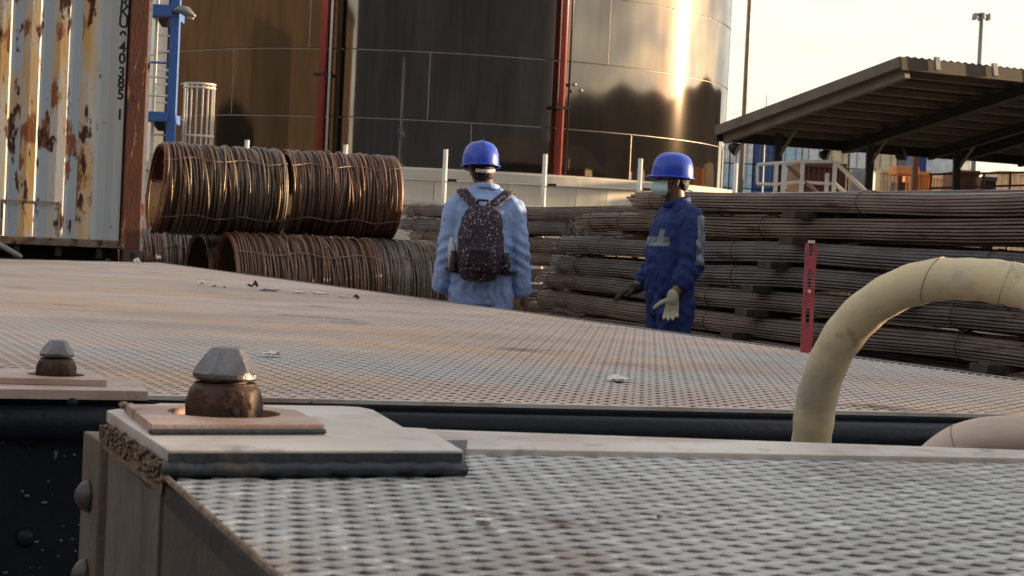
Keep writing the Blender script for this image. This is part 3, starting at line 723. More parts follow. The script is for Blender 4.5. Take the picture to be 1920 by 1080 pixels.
coil_px(300, 512, 272, 444, 21.2, 22, M_coil[0], 'big dark greyish wire rod coil on top of the pile beside the container', 1, flare=.06, nring=84)
coil_px(536, 730, 285, 447, 21.9, 20, M_coil[1], 'red brown wire rod coil on top of the pile, right end catching the sun', 2, nring=78)
zg = 1.14
def ground_coil(pxl, pxr, Y, ax, mt, label, seed, **k):
    c = P((pxl+pxr)/2, 500, Y); Ln = (pxr-pxl)*Y/F/math.cos(math.radians(ax)); R_ = zg/2/.97
    return coil((c.x, Y, 0), ax, R_, Ln, mt, label, seed, **k)
ground_coil(376, 560, 21.9, 24, M_coil[2], 'grey brown coil low at left, its open end showing beside the container', 3)
ground_coil(430, 684, 20.9, 22, M_coil[1], 'long brown wire rod coil in the middle of the bottom row', 4)
ground_coil(692, 812, 21.9, 20, M_coil[2], 'grey wire rod coil on the bottom row next to the backpack man', 5)
ground_coil(215, 300, 22.6, 18, M_coil[2], 'mostly hidden coil on the ground behind the container post', 6)
ground_coil(560, 770, 22.5, 16, M_coil[0], 'dark coil in the rear of the bottom row', 7)

ground_coil(296, 430, 23.3, 16, M_coil[0], 'dark coil deep in the pile behind the bottom left open coil', 8)
ground_coil(440, 640, 23.4, 16, M_coil[0], 'dark coil deep in the pile behind the middle bottom coil', 9)
# ================================================================ REBAR STACKS
D = Vector((-.3827, .9239, 0)); NN = Vector((.9239, .3827, 0)); UPZ = Vector((0, 0, 1))
ORD = ['top', 'second', 'third', 'fourth', 'fifth', 'sixth', 'seventh', 'eighth', 'ninth', 'lowest']
def bundle(t0, t1, nc, zc, hw, hh, nb, mt, label, seed, group=None, seg=22, skew=0., ties=(.06, .1, .3, .5, .7, .9), sagl=0.):
    rnd = random.Random(seed)
    base = D*t1+NN*nc+UPZ*(zc-hh)
    t = thing('rebar_bundle', base, label, 'rebar bundle', group)
    t.rotation_euler = (0, 0, 0)
    # packed positions in an ellipse
    pos = []
    r = .0102; rows = 7
    for j in range(rows):
        zz = -1+2*(j+.5)/rows; half = math.sqrt(max(0, 1-zz*zz*.86)); n = max(2, int(round(half*hw*2/(r*2.35))))
        for i in range(n):
            xx = half*(-1+2*(i+.5)/n)
            if abs(xx) < half*.45 and abs(zz) < .5: continue
            pos.append((xx*(hw-r), zz*(hh-r)))
    ph1, ph2 = rnd.uniform(0, 6), rnd.uniform(0, 6)
    b = MB()
    for (xx, zz) in pos:
        a = t0+rnd.uniform(-.12, .10); c = t1+rnd.uniform(-.12, .10)
        w1, w2 = rnd.uniform(0, 6), rnd.uniform(0, 6); am = rnd.uniform(.0005, .003); pts = []
        for k in range(seg+1):
            s_ = k/seg; tt = a+(c-a)*s_
            tw_ = .16*math.sin(s_*3+ph1); x2 = xx*math.cos(tw_)-zz*math.sin(tw_)*.7; z2 = zz*math.cos(tw_)+xx*math.sin(tw_)*.55
            e = 1+.035*math.sin(tt*2.1+ph2)
            sag = .012*math.sin(tt*1.05+ph1)+.006*math.sin(tt*2.3+ph2)
            pts.append(D*tt+NN*(nc+x2*e+am*math.sin(tt*1.7+w1)+skew*(s_-.5))+UPZ*(zc+z2*e*.95+am*.8*math.sin(tt*2.3+w2)+sag-sagl*max(0, s_-.93)*6))
        b.sweep(pts, r*rnd.uniform(.8, 1.05), 5)
    o = b.build('steel_bars', mt, t); o['kind'] = 'stuff'
    for f_ in ties:
        tt = t0+(t1-t0)*(1-f_)+rnd.uniform(-.2, .2); pts = []
        sag = .012*math.sin(tt*1.05+ph1)+.006*math.sin(tt*2.3+ph2)
        for dq in (0, .02):
            b = MB(); pts = []
            for k in range(17):
                a = 2*PI*k/16; pts.append(D*(tt+dq+.012*math.sin(a))+NN*(nc+math.cos(a)*hw*1.07)+UPZ*(zc+math.sin(a)*(hh*1.07)+sag))
            b.sweep(pts, .0045, 5)
            if dq == 0: b.build('tie_wire', M_wire, t)
    return t
rows_z = [1.535, 1.365, 1.195, 1.03, .865, .70, .54, .38, .225, .085]
# t of the far (left) end for every row, photograph left ends at differing places
ends = [13.35, 14.35, 14.75, 14.9, 15.1, 15.2, 15.1, 15.0, 15.0, 15.0]
n0 = 6.47
kinds = ['straight', 'slightly sagging', 'wavy', 'loosely tied', 'twisted', 'tightly tied', 'bowed', 'pale dusty', 'dark', 'muddy']
for i, z in enumerate(rows_z):
    hw, hh = .105, .083
    for j in range(3):
        nc = n0+hw+j*.205+.01*math.sin(i*2+j); t1 = ends[i]+(0 if j == 0 else random.Random(i*7+j).uniform(-.5, .3))
        if i == 0: hh = .078
        if j == 0: lab, gr = '%s rusty rebar bundle, %s layer from the top on the aisle side' % (kinds[i], ORD[i]), 'rebar bundles on the aisle side'
        elif i == 0: lab, gr = 'rebar bundle lying on top of the pile, %s from the aisle' % ('second' if j == 1 else 'third'), 'rebar bundles on top'
        else: lab, gr = 'rebar bundle inside the pile behind the front ones', 'inner rebar bundles'
        dz = .012*math.sin(i*1.9+j*2.2)
        bundle(t1-14.6, t1, nc, z+dz, hw, hh, 0, M_rebar[(i*3+j*2+(i//3)) % 4], lab, 100+i*10+j, gr, seg=(22 if j == 0 else 10), ties=((.012, .05, .22, .42, .6, .8) if j == 0 else (.03,)), sagl=.03 if i in (1, 4) else 0)  # bars lengthened out of frame to cast shade on the near deck
# wooden dunnage between the layers
dn_i = 0
dl = ['upper', 'second', 'third', 'fourth', 'fifth', 'sixth', 'seventh', 'eighth', 'ninth']
pxs = [[1500], [1495], [1455, 1850], [1422, 1700], [1410], [1385, 1860], [1400, 1780], [1500], [1600]]
for i in range(9):
    zc = (rows_z[i]+rows_z[i+1])/2
    for k, px in enumerate(pxs[i]):
        # find t where the front plane is seen at px
        best = min(((abs((lambda d: 960+F*d.dot(cr)/d.dot(fw))(D*tt+NN*n0+UPZ*zc-EYE)-px), tt) for tt in [q*.02 for q in range(200, 760)]))
        tt = best[1]; c = D*tt+NN*(n0+.29)+UPZ*zc
        b = MB(); b.obox(c, D, NN, UPZ, .085, .38, .026); q = c
        tag(b.build('dunnage_block', M_wood, org=c, bevel=.006), 'weathered timber end between rebar layers, %s gap from the top%s' % (dl[i], ', right one' if k else (', left one' if len(pxs[i]) > 1 else '')), 'timber', 'timber dunnage in the rebar pile')
# rear rebar stack seen between the coils and the men
for i in range(7):
    z = 1.50-.165*i
    for j in range(2):
        if i > 3 and j: continue
        lab = ('rear rebar bundle left of the backpack man, %s layer' % ORD[i]) if j == 0 else 'inner bundle of the rear rebar pile'
        bundle(11.5, 23.0+.3*math.sin(i*2.3), 8.05+j*.21, z, .1, .086, 0, M_rebar[(i+1) % 4], lab, 300+i*5+j, 'rear rebar bundles', seg=14, ties=(.03, .06, .25))
for k, tt in enumerate((13.5, 18, 22)):
    for j in range(1):
        b = MB(); c = D*tt+NN*8.16+UPZ*.2; b.obox(c, D, NN, UPZ, .1, .4, .2); tag(b.build('support_block', M_wood, org=c), 'timber block under the rear rebar pile', 'timber', 'timber blocks under the rear pile')
# loose pale offcuts tangle at the left end of the main stack
for i in range(5):
    b = MB(); rnd = random.Random(50+i); c = D*(14.9+i*.08)+NN*(6.75+.1*i)+UPZ*(1.32-.11*i); pts = []
    for k in range(20):
        a = k*.62; pts.append(c+D*(.10*math.cos(a)+.01*k)+UPZ*(.08*math.sin(a))+NN*(.03*math.sin(a*.5)))
    b.sweep(pts, .006, 5); tag(b.build('wire_tangle', M_wire, org=c), 'curled tangle of tie wire at the bar ends beside the backpack man', 'wire', 'wire tangles at the bar ends')
# ================================================================ TRAILERS
def expanded_mesh(org, ex, ey, Wd, Hd, inside, z, mt, parent, umax, vmax, sw=.009, th=.004, jitter=.0006, sub=1, seed=1):
    """expanded metal: rows of zigzag strands meeting at bonds; (u,v) cover ex,ey from org"""
    rnd = random.Random(seed); V = []; Fc = []
    rows = int(vmax/(Hd/2)); colsn = int(umax/(Wd/2))
    ex = Vector(ex); ey = Vector(ey)
    ox, oy = org[0], org[1]
    for j in range(rows):
        v0 = j*Hd/2; prev = None; was = False; lx = ly = 0
        for i in range(colsn+1):
            u = i*Wd/2; v = v0+(Hd/4-.0)*(1 if (i+j) % 2 else -1)
            x = ox+ex.x*u+ey.x*v; y = oy+ex.y*u+ey.y*v
            okk = inside(x, y)
            if okk != was and i:      # trim the strand at the border
                a_, c_ = (lx, ly), (x, y)
                for _ in range(9):
                    mx_, my_ = (a_[0]+c_[0])/2, (a_[1]+c_[1])/2
                    if inside(mx_, my_) == was: a_ = (mx_, my_)
                    else: c_ = (mx_, my_)
            else: a_ = None
            ox_, oy_ = x, y
            todo = []
            if a_ and okk: todo = [a_, (x, y)]; prev = None
            elif a_: todo = [a_]
            elif okk: todo = [(x, y)]
            was = okk; lx, ly = ox_, oy_
            for (x, y) in todo:
              hj = z+.0004*(j % 2)+.0006*math.sin(x*19+y*7)
              b = len(V)
            # front lip (toward the viewer) and back lip: strand lies tilted like real expanded metal
              V.append((x-ey.x*sw, y-ey.y*sw, hj-.0011)); V.append((x+ey.x*sw, y+ey.y*sw, hj-.0002)); V.append((x-ey.x*sw, y-ey.y*sw, hj-th))
              V.append((x+ey.x*sw, y+ey.y*sw, hj-th)); V.append((x-ey.x*sw*.35, y-ey.y*sw*.35, hj+.0007))
              if prev is not None:
                a = prev; Fc.append((a, b, b+4, a+4)); Fc.append((a+4, b+4, b+1, a+1)); Fc.append((a+2, b+2, b, a)); Fc.append((a+1, b+1, b+3, a+3))
              prev = b
            if not okk: prev = None
    m_ = MB(); m_.v = V; m_.f = Fc; m_.mi = [0]*len(Fc)
    o = m_.build('walkway_mesh', mt, parent); o['kind'] = 'stuff'; return o

# ---------------------------------------------------------------- far flat trailer
ZD = .82
FL = G(-60, 733, ZD); 
near_l = G(0, 735, ZD); near_r = G(1920, 778, ZD); side_a = G(300, 492, ZD); side_b = G(1920, 712, ZD)
# near right corner = crossing of the two edges
def cross2(p, q, r, s_):
    d1 = q-p; d2 = s_-r; den = d1.x*d2.y-d1.y*d2.x; k = ((r.x-p.x)*d2.y-(r.y-p.y)*d2.x)/den; return p+d1*k
C_nr = cross2(near_l, near_r, side_a, side_b); C_fr = side_a.copy()
fu = (near_r-near_l).normalized(); lv = (side_a-side_b).normalized()
C_nl = near_l-fu*.06
end_l = G(0, 485, ZD); eu = (end_l-side_a).normalized()
C_fl = cross2(side_a, side_a+eu, C_nl, C_nl+lv)
tr = thing('flatbed_trailer', (C_nl.x, C_nl.y, 0), 'long low flatbed with dusty rust pink mesh deck in front of the two men', 'trailer')
poly = [C_nl, C_nr, C_fr, C_fl]
def in_poly(poly, inset=0.):
    def f(x, y):
        n = len(poly)
        for i in range(n):
            a = poly[i]; b = poly[(i+1) % n]; L_ = math.hypot(b.x-a.x, b.y-a.y)
            if ((b.x-a.x)*(y-a.y)-(b.y-a.y)*(x-a.x))/L_ < inset: return False
        return True
    return f
ins = in_poly(poly, .012)
def insF(x, y):
    if not ins(x, y): return False
    if y < 3: return False
    px = 960+F*x/y
    return -120 < px < 2040
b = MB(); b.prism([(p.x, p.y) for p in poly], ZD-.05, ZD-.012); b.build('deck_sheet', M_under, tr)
wv = Vector((lv.y, -lv.x, 0))
gy = Vector((math.sin(math.radians(4)), math.cos(math.radians(4)), 0)); gx = Vector((gy.y, -gy.x, 0))
org_ = Vector((-6.0, 3.9, 0))
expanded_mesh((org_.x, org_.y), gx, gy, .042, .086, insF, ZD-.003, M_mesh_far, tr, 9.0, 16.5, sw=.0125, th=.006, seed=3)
# beams
def beam(p, q, z0, z1, wd, side, name, mt, parent, bev=.012):
    d = (q-p).normalized(); s_ = Vector((d.y, -d.x, 0))*side; c = (p+q)/2+s_*wd/2
    b = MB(); b.obox((c.x, c.y, (z0+z1)/2), d, s_, (0, 0, 1), (q-p).length/2, wd/2, (z1-z0)/2); return b.build(name, mt, parent, bevel=bev)
front = beam(C_nl, C_nr, ZD-.052, ZD-.010, .012, 1, 'end_flange', M_navy, tr, .004)
beam(C_nl-fu*.0, C_nr, ZD-.009, ZD+.0012, .011, 1, 'edge_strip', M_plate, tr, .001)
b = MB(); c = (C_nl+C_nr)/2+lv*.008; b.obox((c.x, c.y, ZD-.004), fu, lv, UPZ, (C_nr-C_nl).length/2, .008, .0045); b.build('edge_strip', M_plate, tr)
b = MB(); a_, c_ = C_nl-Vector((fu.y, -fu.x, 0))*-.035, C_nr-Vector((fu.y, -fu.x, 0))*-.035
b.sweep([Vector((a_.x, a_.y, ZD-.062)), Vector((c_.x, c_.y, ZD-.062))], .040, 16); b.build('end_rail', M_navy, tr, smooth=True)
beam(C_nl+fu*.002, C_nr, ZD-.62, ZD-.075, .03, 1, 'end_beam', M_navy, tr)
beam(C_nl, C_nr, ZD-.60, ZD-.55, .08, 1, 'end_beam_foot', M_navy, tr)
beam(C_nr, C_fr, ZD-.16, ZD+.001, .012, 1, 'side_flange', mat('worn side flange', (.33, .29, .26), .5, .4, scale=9), tr, .003)
beam(C_nr, C_fr, ZD-.20, ZD-.03, .06, -1, 'side_beam', M_navy, tr)
beam(C_nl, C_fl, ZD-.20, ZD-.03, .06, 1, 'side_beam', M_navy, tr)
for k in range(14):
    p_ = C_nl+lv*(.9+k*1.05); beam(p_+wv*.1, p_+wv*3.2, ZD-.18, ZD-.052, .08, 1, 'crossmember', M_dark, tr)
for sx in (.7, 2.5):
    for ky in (5.2, 6.3, 12.5):
        c = C_nl+lv*ky+wv*sx; R_ = .26
        b = MB(); b.sweep([Vector((c.x, c.y, R_))-wv*.14, Vector((c.x, c.y, R_))-wv*.13, Vector((c.x, c.y, R_))+wv*.13, Vector((c.x, c.y, R_))+wv*.14], [R_*.9, R_, R_, R_*.9], 28); o = b.build('wheel', M_rubber, tr)
        b = MB(); b.sweep([Vector((c.x, c.y, R_))-wv*.145, Vector((c.x, c.y, R_))+wv*.145], R_*.5, 20); b.build('rim', M_grey, o)
# legs at near end
for sx in (.4, 2.9):
    c = C_nl+lv*.5+wv*sx; b = MB(); b.box((c.x-.07, c.y-.07, 0), (c.x+.07, c.y+.07, ZD-.06)); b.build('support_leg', M_navy, tr)
# bolts and marks on the dark end beam (seen at lower left)
fn = Vector((fu.y, -fu.x, 0))
def on_end(px, py):     # point on the end beam face
    d = ray(px, py); p0 = C_nl+fn*.032; k = (p0-EYE).dot(fn)/d.dot(fn); return EYE+d*k
for px, py, r in ((52, 822, .020), (48, 1008, .020), (150, 1110, .02), (-30, 860, .02), (135, 755, .014)):
    c = on_end(px, py); b = MB(); b.sweep([c-fn*.004, c+fn*.004, c+fn*.012], [r, r, r*.55], 14, round_=False); b.build('bolt_head', M_navy, tr, smooth=True)
rnd = random.Random(9); b = MB()
for k in range(55):
    px, py = rnd.choice([(rnd.uniform(5, 190), rnd.uniform(800, 1075)), (rnd.uniform(730, 1150), rnd.uniform(786, 808))])
    c = on_end(px, py)+fn*.0015; s_ = rnd.uniform(.0008, .0022); b.obox(c, fu, UPZ, fn, s_*rnd.uniform(1, 3), s_, .0008)
o = b.build('paint_splashes', mat('splash', (.16, .18, .20), .7), tr); o['kind'] = 'stuff'
# octagonal opening outline in the end beam, right side
b = MB(); pts = [on_end(px, py)+fn*.004 for px, py in ((1612, 830), (1648, 798), (1706, 797), (1732, 828), (1732, 850), (1612, 850), (1612, 830))]
b.sweep(pts, .0022, 6); b.build('hatch_rim', mat('hatch rim', (.10, .12, .14), .5, .3), tr)

# twist lock: hexagonal chamfered collar and faceted cone
def hexr(t, ap, rot, n=6):
    a = (t-rot) % (2*PI/n)-PI/n; return ap/math.cos(a)
def twist_lock(c, s_, rot, parent):
    c = Vector(c)
    b = MB(); prof = [(.050, -.03), (.050, 0), (.050, .012), (.050, .022), (.050, .032), (.050, .038), (.050, .0435), (.040, .0455), (.034, .0458)]
    def rf(t, r, z):
        if z > .045: return r*s_
        q = hexr(t, .0455, rot); cap = .0515-max(0, z-.022)*.42-(max(0, z-.036)**2)*45
        low = .0515-max(0, .006-z)*.25
        return min(q, cap, low)*s_
    b.lathe(c, [(r, z*s_) for r, z in prof], 96, lambda t, r, z: rf(t, r, z/s_)); o = b.build('lock_collar', M_cast, parent); auto_smooth(o, .32)
    b = MB(); b.lathe(c+Vector((0, 0, .0455*s_)), [(.030*s_, -.001), (.030*s_, .006*s_)], 32); b.build('lock_shaft', M_black, o)
    hv = math.radians(-62)
    fdir = ray(420, 780); a = math.atan2(-fdir.y, -fdir.x)
    hq = c+Vector((math.cos(a+.33), math.sin(a+.33), 0))*.0462*s_+UPZ*.012*s_
    b = MB(); dd = Vector((math.cos(a+.33), math.sin(a+.33), 0)); b.sweep([hq-dd*.004, hq+dd*.0022*s_], .0052*s_, 12); b.build('pin_hole', M_black, o)
    # cone
    b = MB(); z0 = .049; K = 72
    def cf(t, r, z):
        # faceted frustum: five uneven facets
        rr = 9
        for fa, ap0, ap1 in ((-1.28, .0385, .021), (-.25, .0405, .0245), (.85, .040, .020), (1.9, .040, .022), (2.9, .041, .022), (-2.35, .0395, .020)):
            k = min(1, max(0, (z-.009)/.032)); ap = ap0+(ap1*.86-ap0)*k
            if z < .009: ap = ap0+.003-(max(0, .0035-z))*1.2
            ca_ = math.cos(t-fa-rot*.0)
            if ca_ > .05: rr = min(rr, ap/ca_)
        return min(rr, r)*s_
    b.lathe(c+UPZ*z0*s_, [(.040, 0), (.0425, .0035*s_), (.0425, .0088*s_), (.042, .011*s_), (.042, .02*s_), (.042, .028*s_), (.042, .034*s_), (.042, .041*s_), (.016, .0425*s_)], K, lambda t, r, z: cf(t, r, z/s_))
    h = b.build('lock_cone', M_cone, parent); auto_smooth(h, .28)
# far cone plates
ZP1, ZP2 = ZD+.012, ZD+.026
pp = [G(-90, 727, ZP1), G(278, 733, ZP1), G(262, 712, ZP1), G(150, 700, ZP1), G(-90, 694, ZP1)]
b = MB(); b.prism([(p.x, p.y) for p in pp], ZD-.010, ZP1); pl1 = b.build('corner_plate', M_plate_r, tr, bevel=.002)
def holed_plate(pts, z0, z1, hc, hr, name, mt, parent, bev=.0015):
    """convex plate with a round hole"""
    n = 48; b = MB(); inner = [(hc.x+math.cos(2*PI*k/n)*hr, hc.y+math.sin(2*PI*k/n)*hr) for k in range(n)]
    outer = []
    for k in range(n):
        a = 2*PI*k/n; d = Vector((math.cos(a), math.sin(a))); best = 9
        m_ = len(pts)
        for i in range(m_):
            p, q = pts[i], pts[(i+1) % m_]; e = Vector((q.x-p.x, q.y-p.y)); den = d.x*e.y-d.y*e.x
            if abs(den) < 1e-9: continue
            w_ = Vector((p.x-hc.x, p.y-hc.y)); t = (w_.x*e.y-w_.y*e.x)/den; u = (w_.x*d.y-w_.y*d.x)/den
            if t > 0 and -1e-6 <= u <= 1+1e-6: best = min(best, t)
        outer.append([hc.x+d.x*best, hc.y+d.y*best])
    for p in pts:   # snap nearest ray to the corners
        k = round(math.atan2(p.y-hc.y, p.x-hc.x)/(2*PI/n)) % n; outer[k] = [p.x, p.y]
    vs = [(x, y, z1) for x, y in inner]+[(x, y, z1) for x, y in outer]+[(x, y, z0) for x, y in inner]+[(x, y, z0) for x, y in outer]
    fs = []
    for k in range(n):
        j = (k+1) % n
        fs += [(k, n+k, n+j, j), (n+k, 3*n+k, 3*n+j, n+j), (2*n+k, k, j, 2*n+j), (3*n+k, 2*n+k, 2*n+j, 3*n+j)]
    b.add(vs, fs); return b.build(name, mt, parent)
hc = G(105, 702, ZP2)
holed_plate([G(-40, 707, ZP2), G(200, 713, ZP2), G(180, 694, ZP2), G(-30, 690, ZP2)], ZP1+.001, ZP2, hc, .064, 'lock_plate', M_plate_r, tr)
b = MB(); b.lathe((hc.x, hc.y, ZP1+.0015), [(.063, 0), (.063, .001)], 32); b.build('lock_pocket', M_black, tr)
twist_lock((hc.x, hc.y, ZP2-.004), .90, .45, tr)

# red stake at the far side of the deck
YS = G(1510, 658, ZD).y; q0 = G(1511, 659, ZD); stk = thing('red_stake', (q0.x, q0.y, ZD-.2), 'chipped red slotted stake upright on the far deck edge', 'stake')
sx_ = Vector((1, .1, 0)).normalized(); hgt = P(1515, 456, q0.y).z-ZD; bw = .0225
def stk_box(x0, x1, z0, z1, name, mt=M_redst, y0=-.006, y1=.006):
    b = MB(); c = q0+sx_*((x0+x1)/2)+UPZ*((z0+z1)/2); b.obox((c.x, c.y, (z0+z1)/2+ZD), sx_, (0, 1, 0), (0, 0, 1), (x1-x0)/2, abs(y1-y0)/2, (z1-z0)/2); return b.build(name, mt, stk)
b = MB(); z = -.16; slots = [(.10, .17), (.25, .32), (.375, .42)]
cuts = []
zz = -.18
for a, c in slots: cuts.append((zz, a)); zz = c
cuts.append((zz, hgt))
for (a, c) in cuts: b.obox((q0.x, q0.y, ZD+(a+c)/2), sx_, (0, 1, 0), UPZ, bw-.0, .006, (c-a)/2)
for a, c in slots:
    for s_ in (-1, 1):
        p_ = q0+sx_*s_*(bw*.68); b.obox((p_.x, p_.y, ZD+(a+c)/2), sx_, (0, 1, 0), UPZ, bw*.32, .006, (c-a)/2)
p_ = q0+sx_*(bw-.004); b.obox((p_.x, p_.y+.022, ZD+(hgt-.18)/2), sx_, (0, 1, 0), UPZ, .004, .0155, (hgt+.18)/2-.001)
b.build('slotted_bar', M_redst, stk)
b = MB(); b.obox((q0.x, q0.y, ZD+hgt+.006), sx_, (0, 1, 0), UPZ, .013, .007, .0055); b.sweep([(q0.x, q0.y-.006, ZD+.235), (q0.x, q0.y-.012, ZD+.235)], .007, 10); b.build('bare_tip', M_scrap, stk)

# ---------------------------------------------------------------- near trailer
ZM, ZPl, ZT2 = .922, .950, .962
nt_ = thing('near_trailer', (G(315, 843, ZPl).x, G(315, 843, ZPl).y, 0), 'closest trailer corner with grey expanded mesh deck and bolted plates', 'trailer')
# mesh deck outline
ml0 = G(310, 893, ZM); ml1 = G(520, 1080, ZM); eD = (ml0-ml1).normalized(); eD.z = 0
near_end = ml1-eD*.55
fr_l = G(760, 803, ZM); fr_r = G(1920, 843, ZM); fx = (fr_r-fr_l).normalized()
far_corner = cross2(ml0, ml0+eD, fr_l, fr_l+fx)
far_right = fr_l+fx*2.6
near_right = far_right-eD*2.2+Vector((.0, 0, 0)); near_right = Vector((far_right.x+.3, near_end.y, ZM))
dpoly = [near_end, near_right, far_right, far_corner]
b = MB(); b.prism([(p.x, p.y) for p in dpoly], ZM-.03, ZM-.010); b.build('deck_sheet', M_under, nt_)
st_n0 = G(868, 839, ZM); st_n1 = G(1920, 862, ZM)
strip = [G(640, 803, ZM), fr_r+fx*.5, st_n1+fx*.5, G(640, 833, ZM)]
b = MB(); b.prism([(p.x, p.y) for p in [G(700, 801, ZM+.006), G(1990, 846, ZM+.006), G(1990, 860, ZM+.006), G(700, 838, ZM+.006)]], ZM-.009, ZM+.006); b.build('edge_strip', M_plate, nt_, bevel=.0015)
ins2 = in_poly(dpoly, .006)
back_lim = (G(700, 838, ZM), G(1990, 862, ZM))
def insN(x, y):
    if not ins2(x, y) or y < 1.1: return False
    a, c = back_lim
    yl = a.y+(c.y-a.y)*(x-a.x)/(c.x-a.x)
    if y > yl-.006: return False
    pl_a, pl_b = G(312, 896, ZM), G(862, 890, ZM)
    if x < pl_b.x and y > pl_a.y+(pl_b.y-pl_a.y)*(x-pl_a.x)/(pl_b.x-pl_a.x)+.01: return False
    px = 960+F*x/y
    return px < 2080
expanded_mesh((far_corner.x-.1, near_end.y-.4), Vector((.9925, .1219, 0)), Vector((-.1219, .9925, 0)), .052, .040, insN, ZM-.002, M_mesh, nt_, 3.1, 2.6, sw=.0070, th=.0034, seed=8)
# bottom-left mesh border: a worn rim following the cut edge
b = MB(); b.sweep([ml1-eD*.5+UPZ*-.001, ml0+UPZ*-.001], .004, 6); b.build('mesh_border', M_weld, nt_)
# corner plate: two step edge
pA = [G(200, 769, ZPl), G(315, 844, ZPl), G(868, 844, ZPl), G(800, 803, ZPl), G(757, 801, ZPl), G(700, 768, ZPl), G(676, 763, ZPl), G(640, 761, ZPl), G(300, 756, ZPl)]
b = MB(); b.prism([(p.x, p.y) for p in pA], ZPl-.016, ZPl); b.build('corner_plate', M_plate, nt_, bevel=.0018)
e0, e1 = G(316, 846, ZPl), G(866, 846, ZPl)
b = MB(); dE = (e1-e0).normalized(); nE = Vector((dE.y, -dE.x, 0))
b.obox(((e0+e1)/2).to_tuple()[:2]+(ZPl-.0085,), dE, nE, UPZ, (e1-e0).length/2, .002, .0065); b.build('plate_edge', M_slate, nt_)
b = MB(); q_ = []; n = 26
for k in range(n+1):
    p_ = e0+(e1-e0)*(k/n)-nE*0; q_.append(Vector((p_.x, p_.y, ZPl-.0205+.0012*math.sin(k*1.9)))+nE*(.003+.001*math.sin(k*2.7)))
tail = G(888, 888, ZM); q_ += [Vector((tail.x-.01, tail.y+.01, ZM+.006))]
b.sweep(q_, [.0085]*(n+1)+[.003], 10, round_=True); b.build('weld_bead', M_slate, nt_, smooth=True)
b = MB(); b.prism([(p.x, p.y) for p in [e0+Vector((.002, 0, 0)), e1, e1+Vector((.0, .3, 0)), e0+Vector((.1, .3, 0))]], ZM-.009, ZPl-.018); b.build('plate_packing', M_slate, nt_)
# thin plate with the hole
hc2 = G(420, 773, ZT2)
pts = [G(285, 796, ZT2), G(608, 796, ZT2), G(556, 769, ZT2), G(470, 758, ZT2), G(237, 758, ZT2)]
holed_plate(pts, ZPl+.0005, ZT2, hc2, .072, 'lock_plate', M_plate_r, nt_)
b = MB(); b.lathe((hc2.x, hc2.y, ZPl+.001), [(.071, 0), (.071, .001)], 32); b.build('lock_pocket', M_black, nt_)
b = MB()
a_, c_ = G(284, 797, ZT2), G(608, 797, ZT2); dA = (c_-a_).normalized()
b.sweep([Vector((a_.x, a_.y, ZPl+.004)), Vector((c_.x, c_.y, ZPl+.004))], .0035, 8, round_=True); b.build('weld_bead', M_slate, nt_)
b = MB(); rnd = random.Random(4)
for k in range(26):
    f_ = k/25; p_ = G(235+f_*50, 757+f_*38, ZPl+.004); p_ = p_+Vector((rnd.uniform(-.004, .002), 0, 0)); b.ellipsoid((p_.x, p_.y, ZPl+.003), (.007, .012, .005*rnd.uniform(.7, 1.3)), 8, 6)
b.build('weld_bead', M_weld, nt_, smooth=True)
twist_lock((hc2.x, hc2.y, ZT2-.006), .98, .35, nt_)
# crusty welds down the left side of the corner plate
b = MB(); pL0, pL1 = G(198, 772, ZPl), G(314, 848, ZPl); dL = (pL1-pL0); nL = Vector((-abs(dL.y), -abs(dL.x), 0)).normalized() 
nL = Vector((dL.y, -dL.x, 0)).normalized()
if nL.x > 0: nL = -nL
for k in range(190):
    f_ = rnd.random(); zz = ZPl-.012-rnd.random()*.026; p_ = pL0+dL*f_+nL*rnd.uniform(-.001, .004)
    b.ellipsoid((p_.x, p_.y, zz), (.003*rnd.uniform(.6, 1.4), .006*rnd.uniform(.6, 1.6), .0026*rnd.uniform(.6, 1.6)), 8, 6)
b.build('weld_crust', M_weld, nt_, smooth=True)
b = MB(); nP_ = [pL0+nL*.002, pL0+dL*.97+nL*.002, pL0+dL*.60-nL*.1, pL0-nL*.1]; b.prism([(p.x, p.y) for p in nP_], ZM-.02, ZPl-.017); b.build('plate_packing', M_weld, nt_)
# corner post, side rail, bolted flange
def vprism(pts, z0, z1, name, mt, bev=.002):
    b = MB(); b.prism([(p.x, p.y) for p in pts], z0, z1); return b.build(name, mt, nt_, bevel=bev)
k0, k1 = G(206, 803, ZM-.02), G(301, 890, ZM-.0)
dK = (k1-k0); dK.z = 0; nK = Vector((dK.y, -dK.x, 0)).normalized(); nK = nK if nK.x < 0 else -nK
post = vprism([k0, k1, k1-nK*.12, k0-nK*.12], .25, ZM-.021, 'corner_post', M_tan)
r0_ = k1-nK*.004; r1_ = ml1-eD*.6-nK*.003
vprism([r0_+dK.normalized()*.001, Vector((r1_.x, r1_.y, 0)), Vector((r1_.x, r1_.y, 0))-nK*.04, r0_-nK*.04], .70, ZM-.012, 'side_rail', M_tand)
vprism([r0_-nK*.03+dK.normalized()*.001, Vector((r1_.x, r1_.y, 0))-nK*.03, Vector((r1_.x, r1_.y, 0))-nK*.08, r0_-nK*.08], .45, .70, 'side_web', M_tand)
kb = k0-dK.normalized()*.001
g0 = kb-nK*.012; vprism([g0, g0-dK.normalized()*.03, g0-dK.normalized()*.03-nK*.08, g0-nK*.08], .25, ZM-.035, 'rubber_strip', M_rubber)
s0 = g0-dK.normalized()*.031+nK*.022
q_a = P(156, 816, s0.y+.12); q_b = P(188, 826, s0.y)
fp = [Vector((q_b.x, q_b.y, 0)), Vector((q_a.x, q_a.y, 0)), Vector((q_a.x+.09, q_a.y, 0)), Vector((q_b.x+.09, q_b.y, 0))]
zfl = P(175, 818, s0.y+.05).z
fl_ = vprism(fp, .25, zfl, 'end_flange_plate', M_tan, .004)
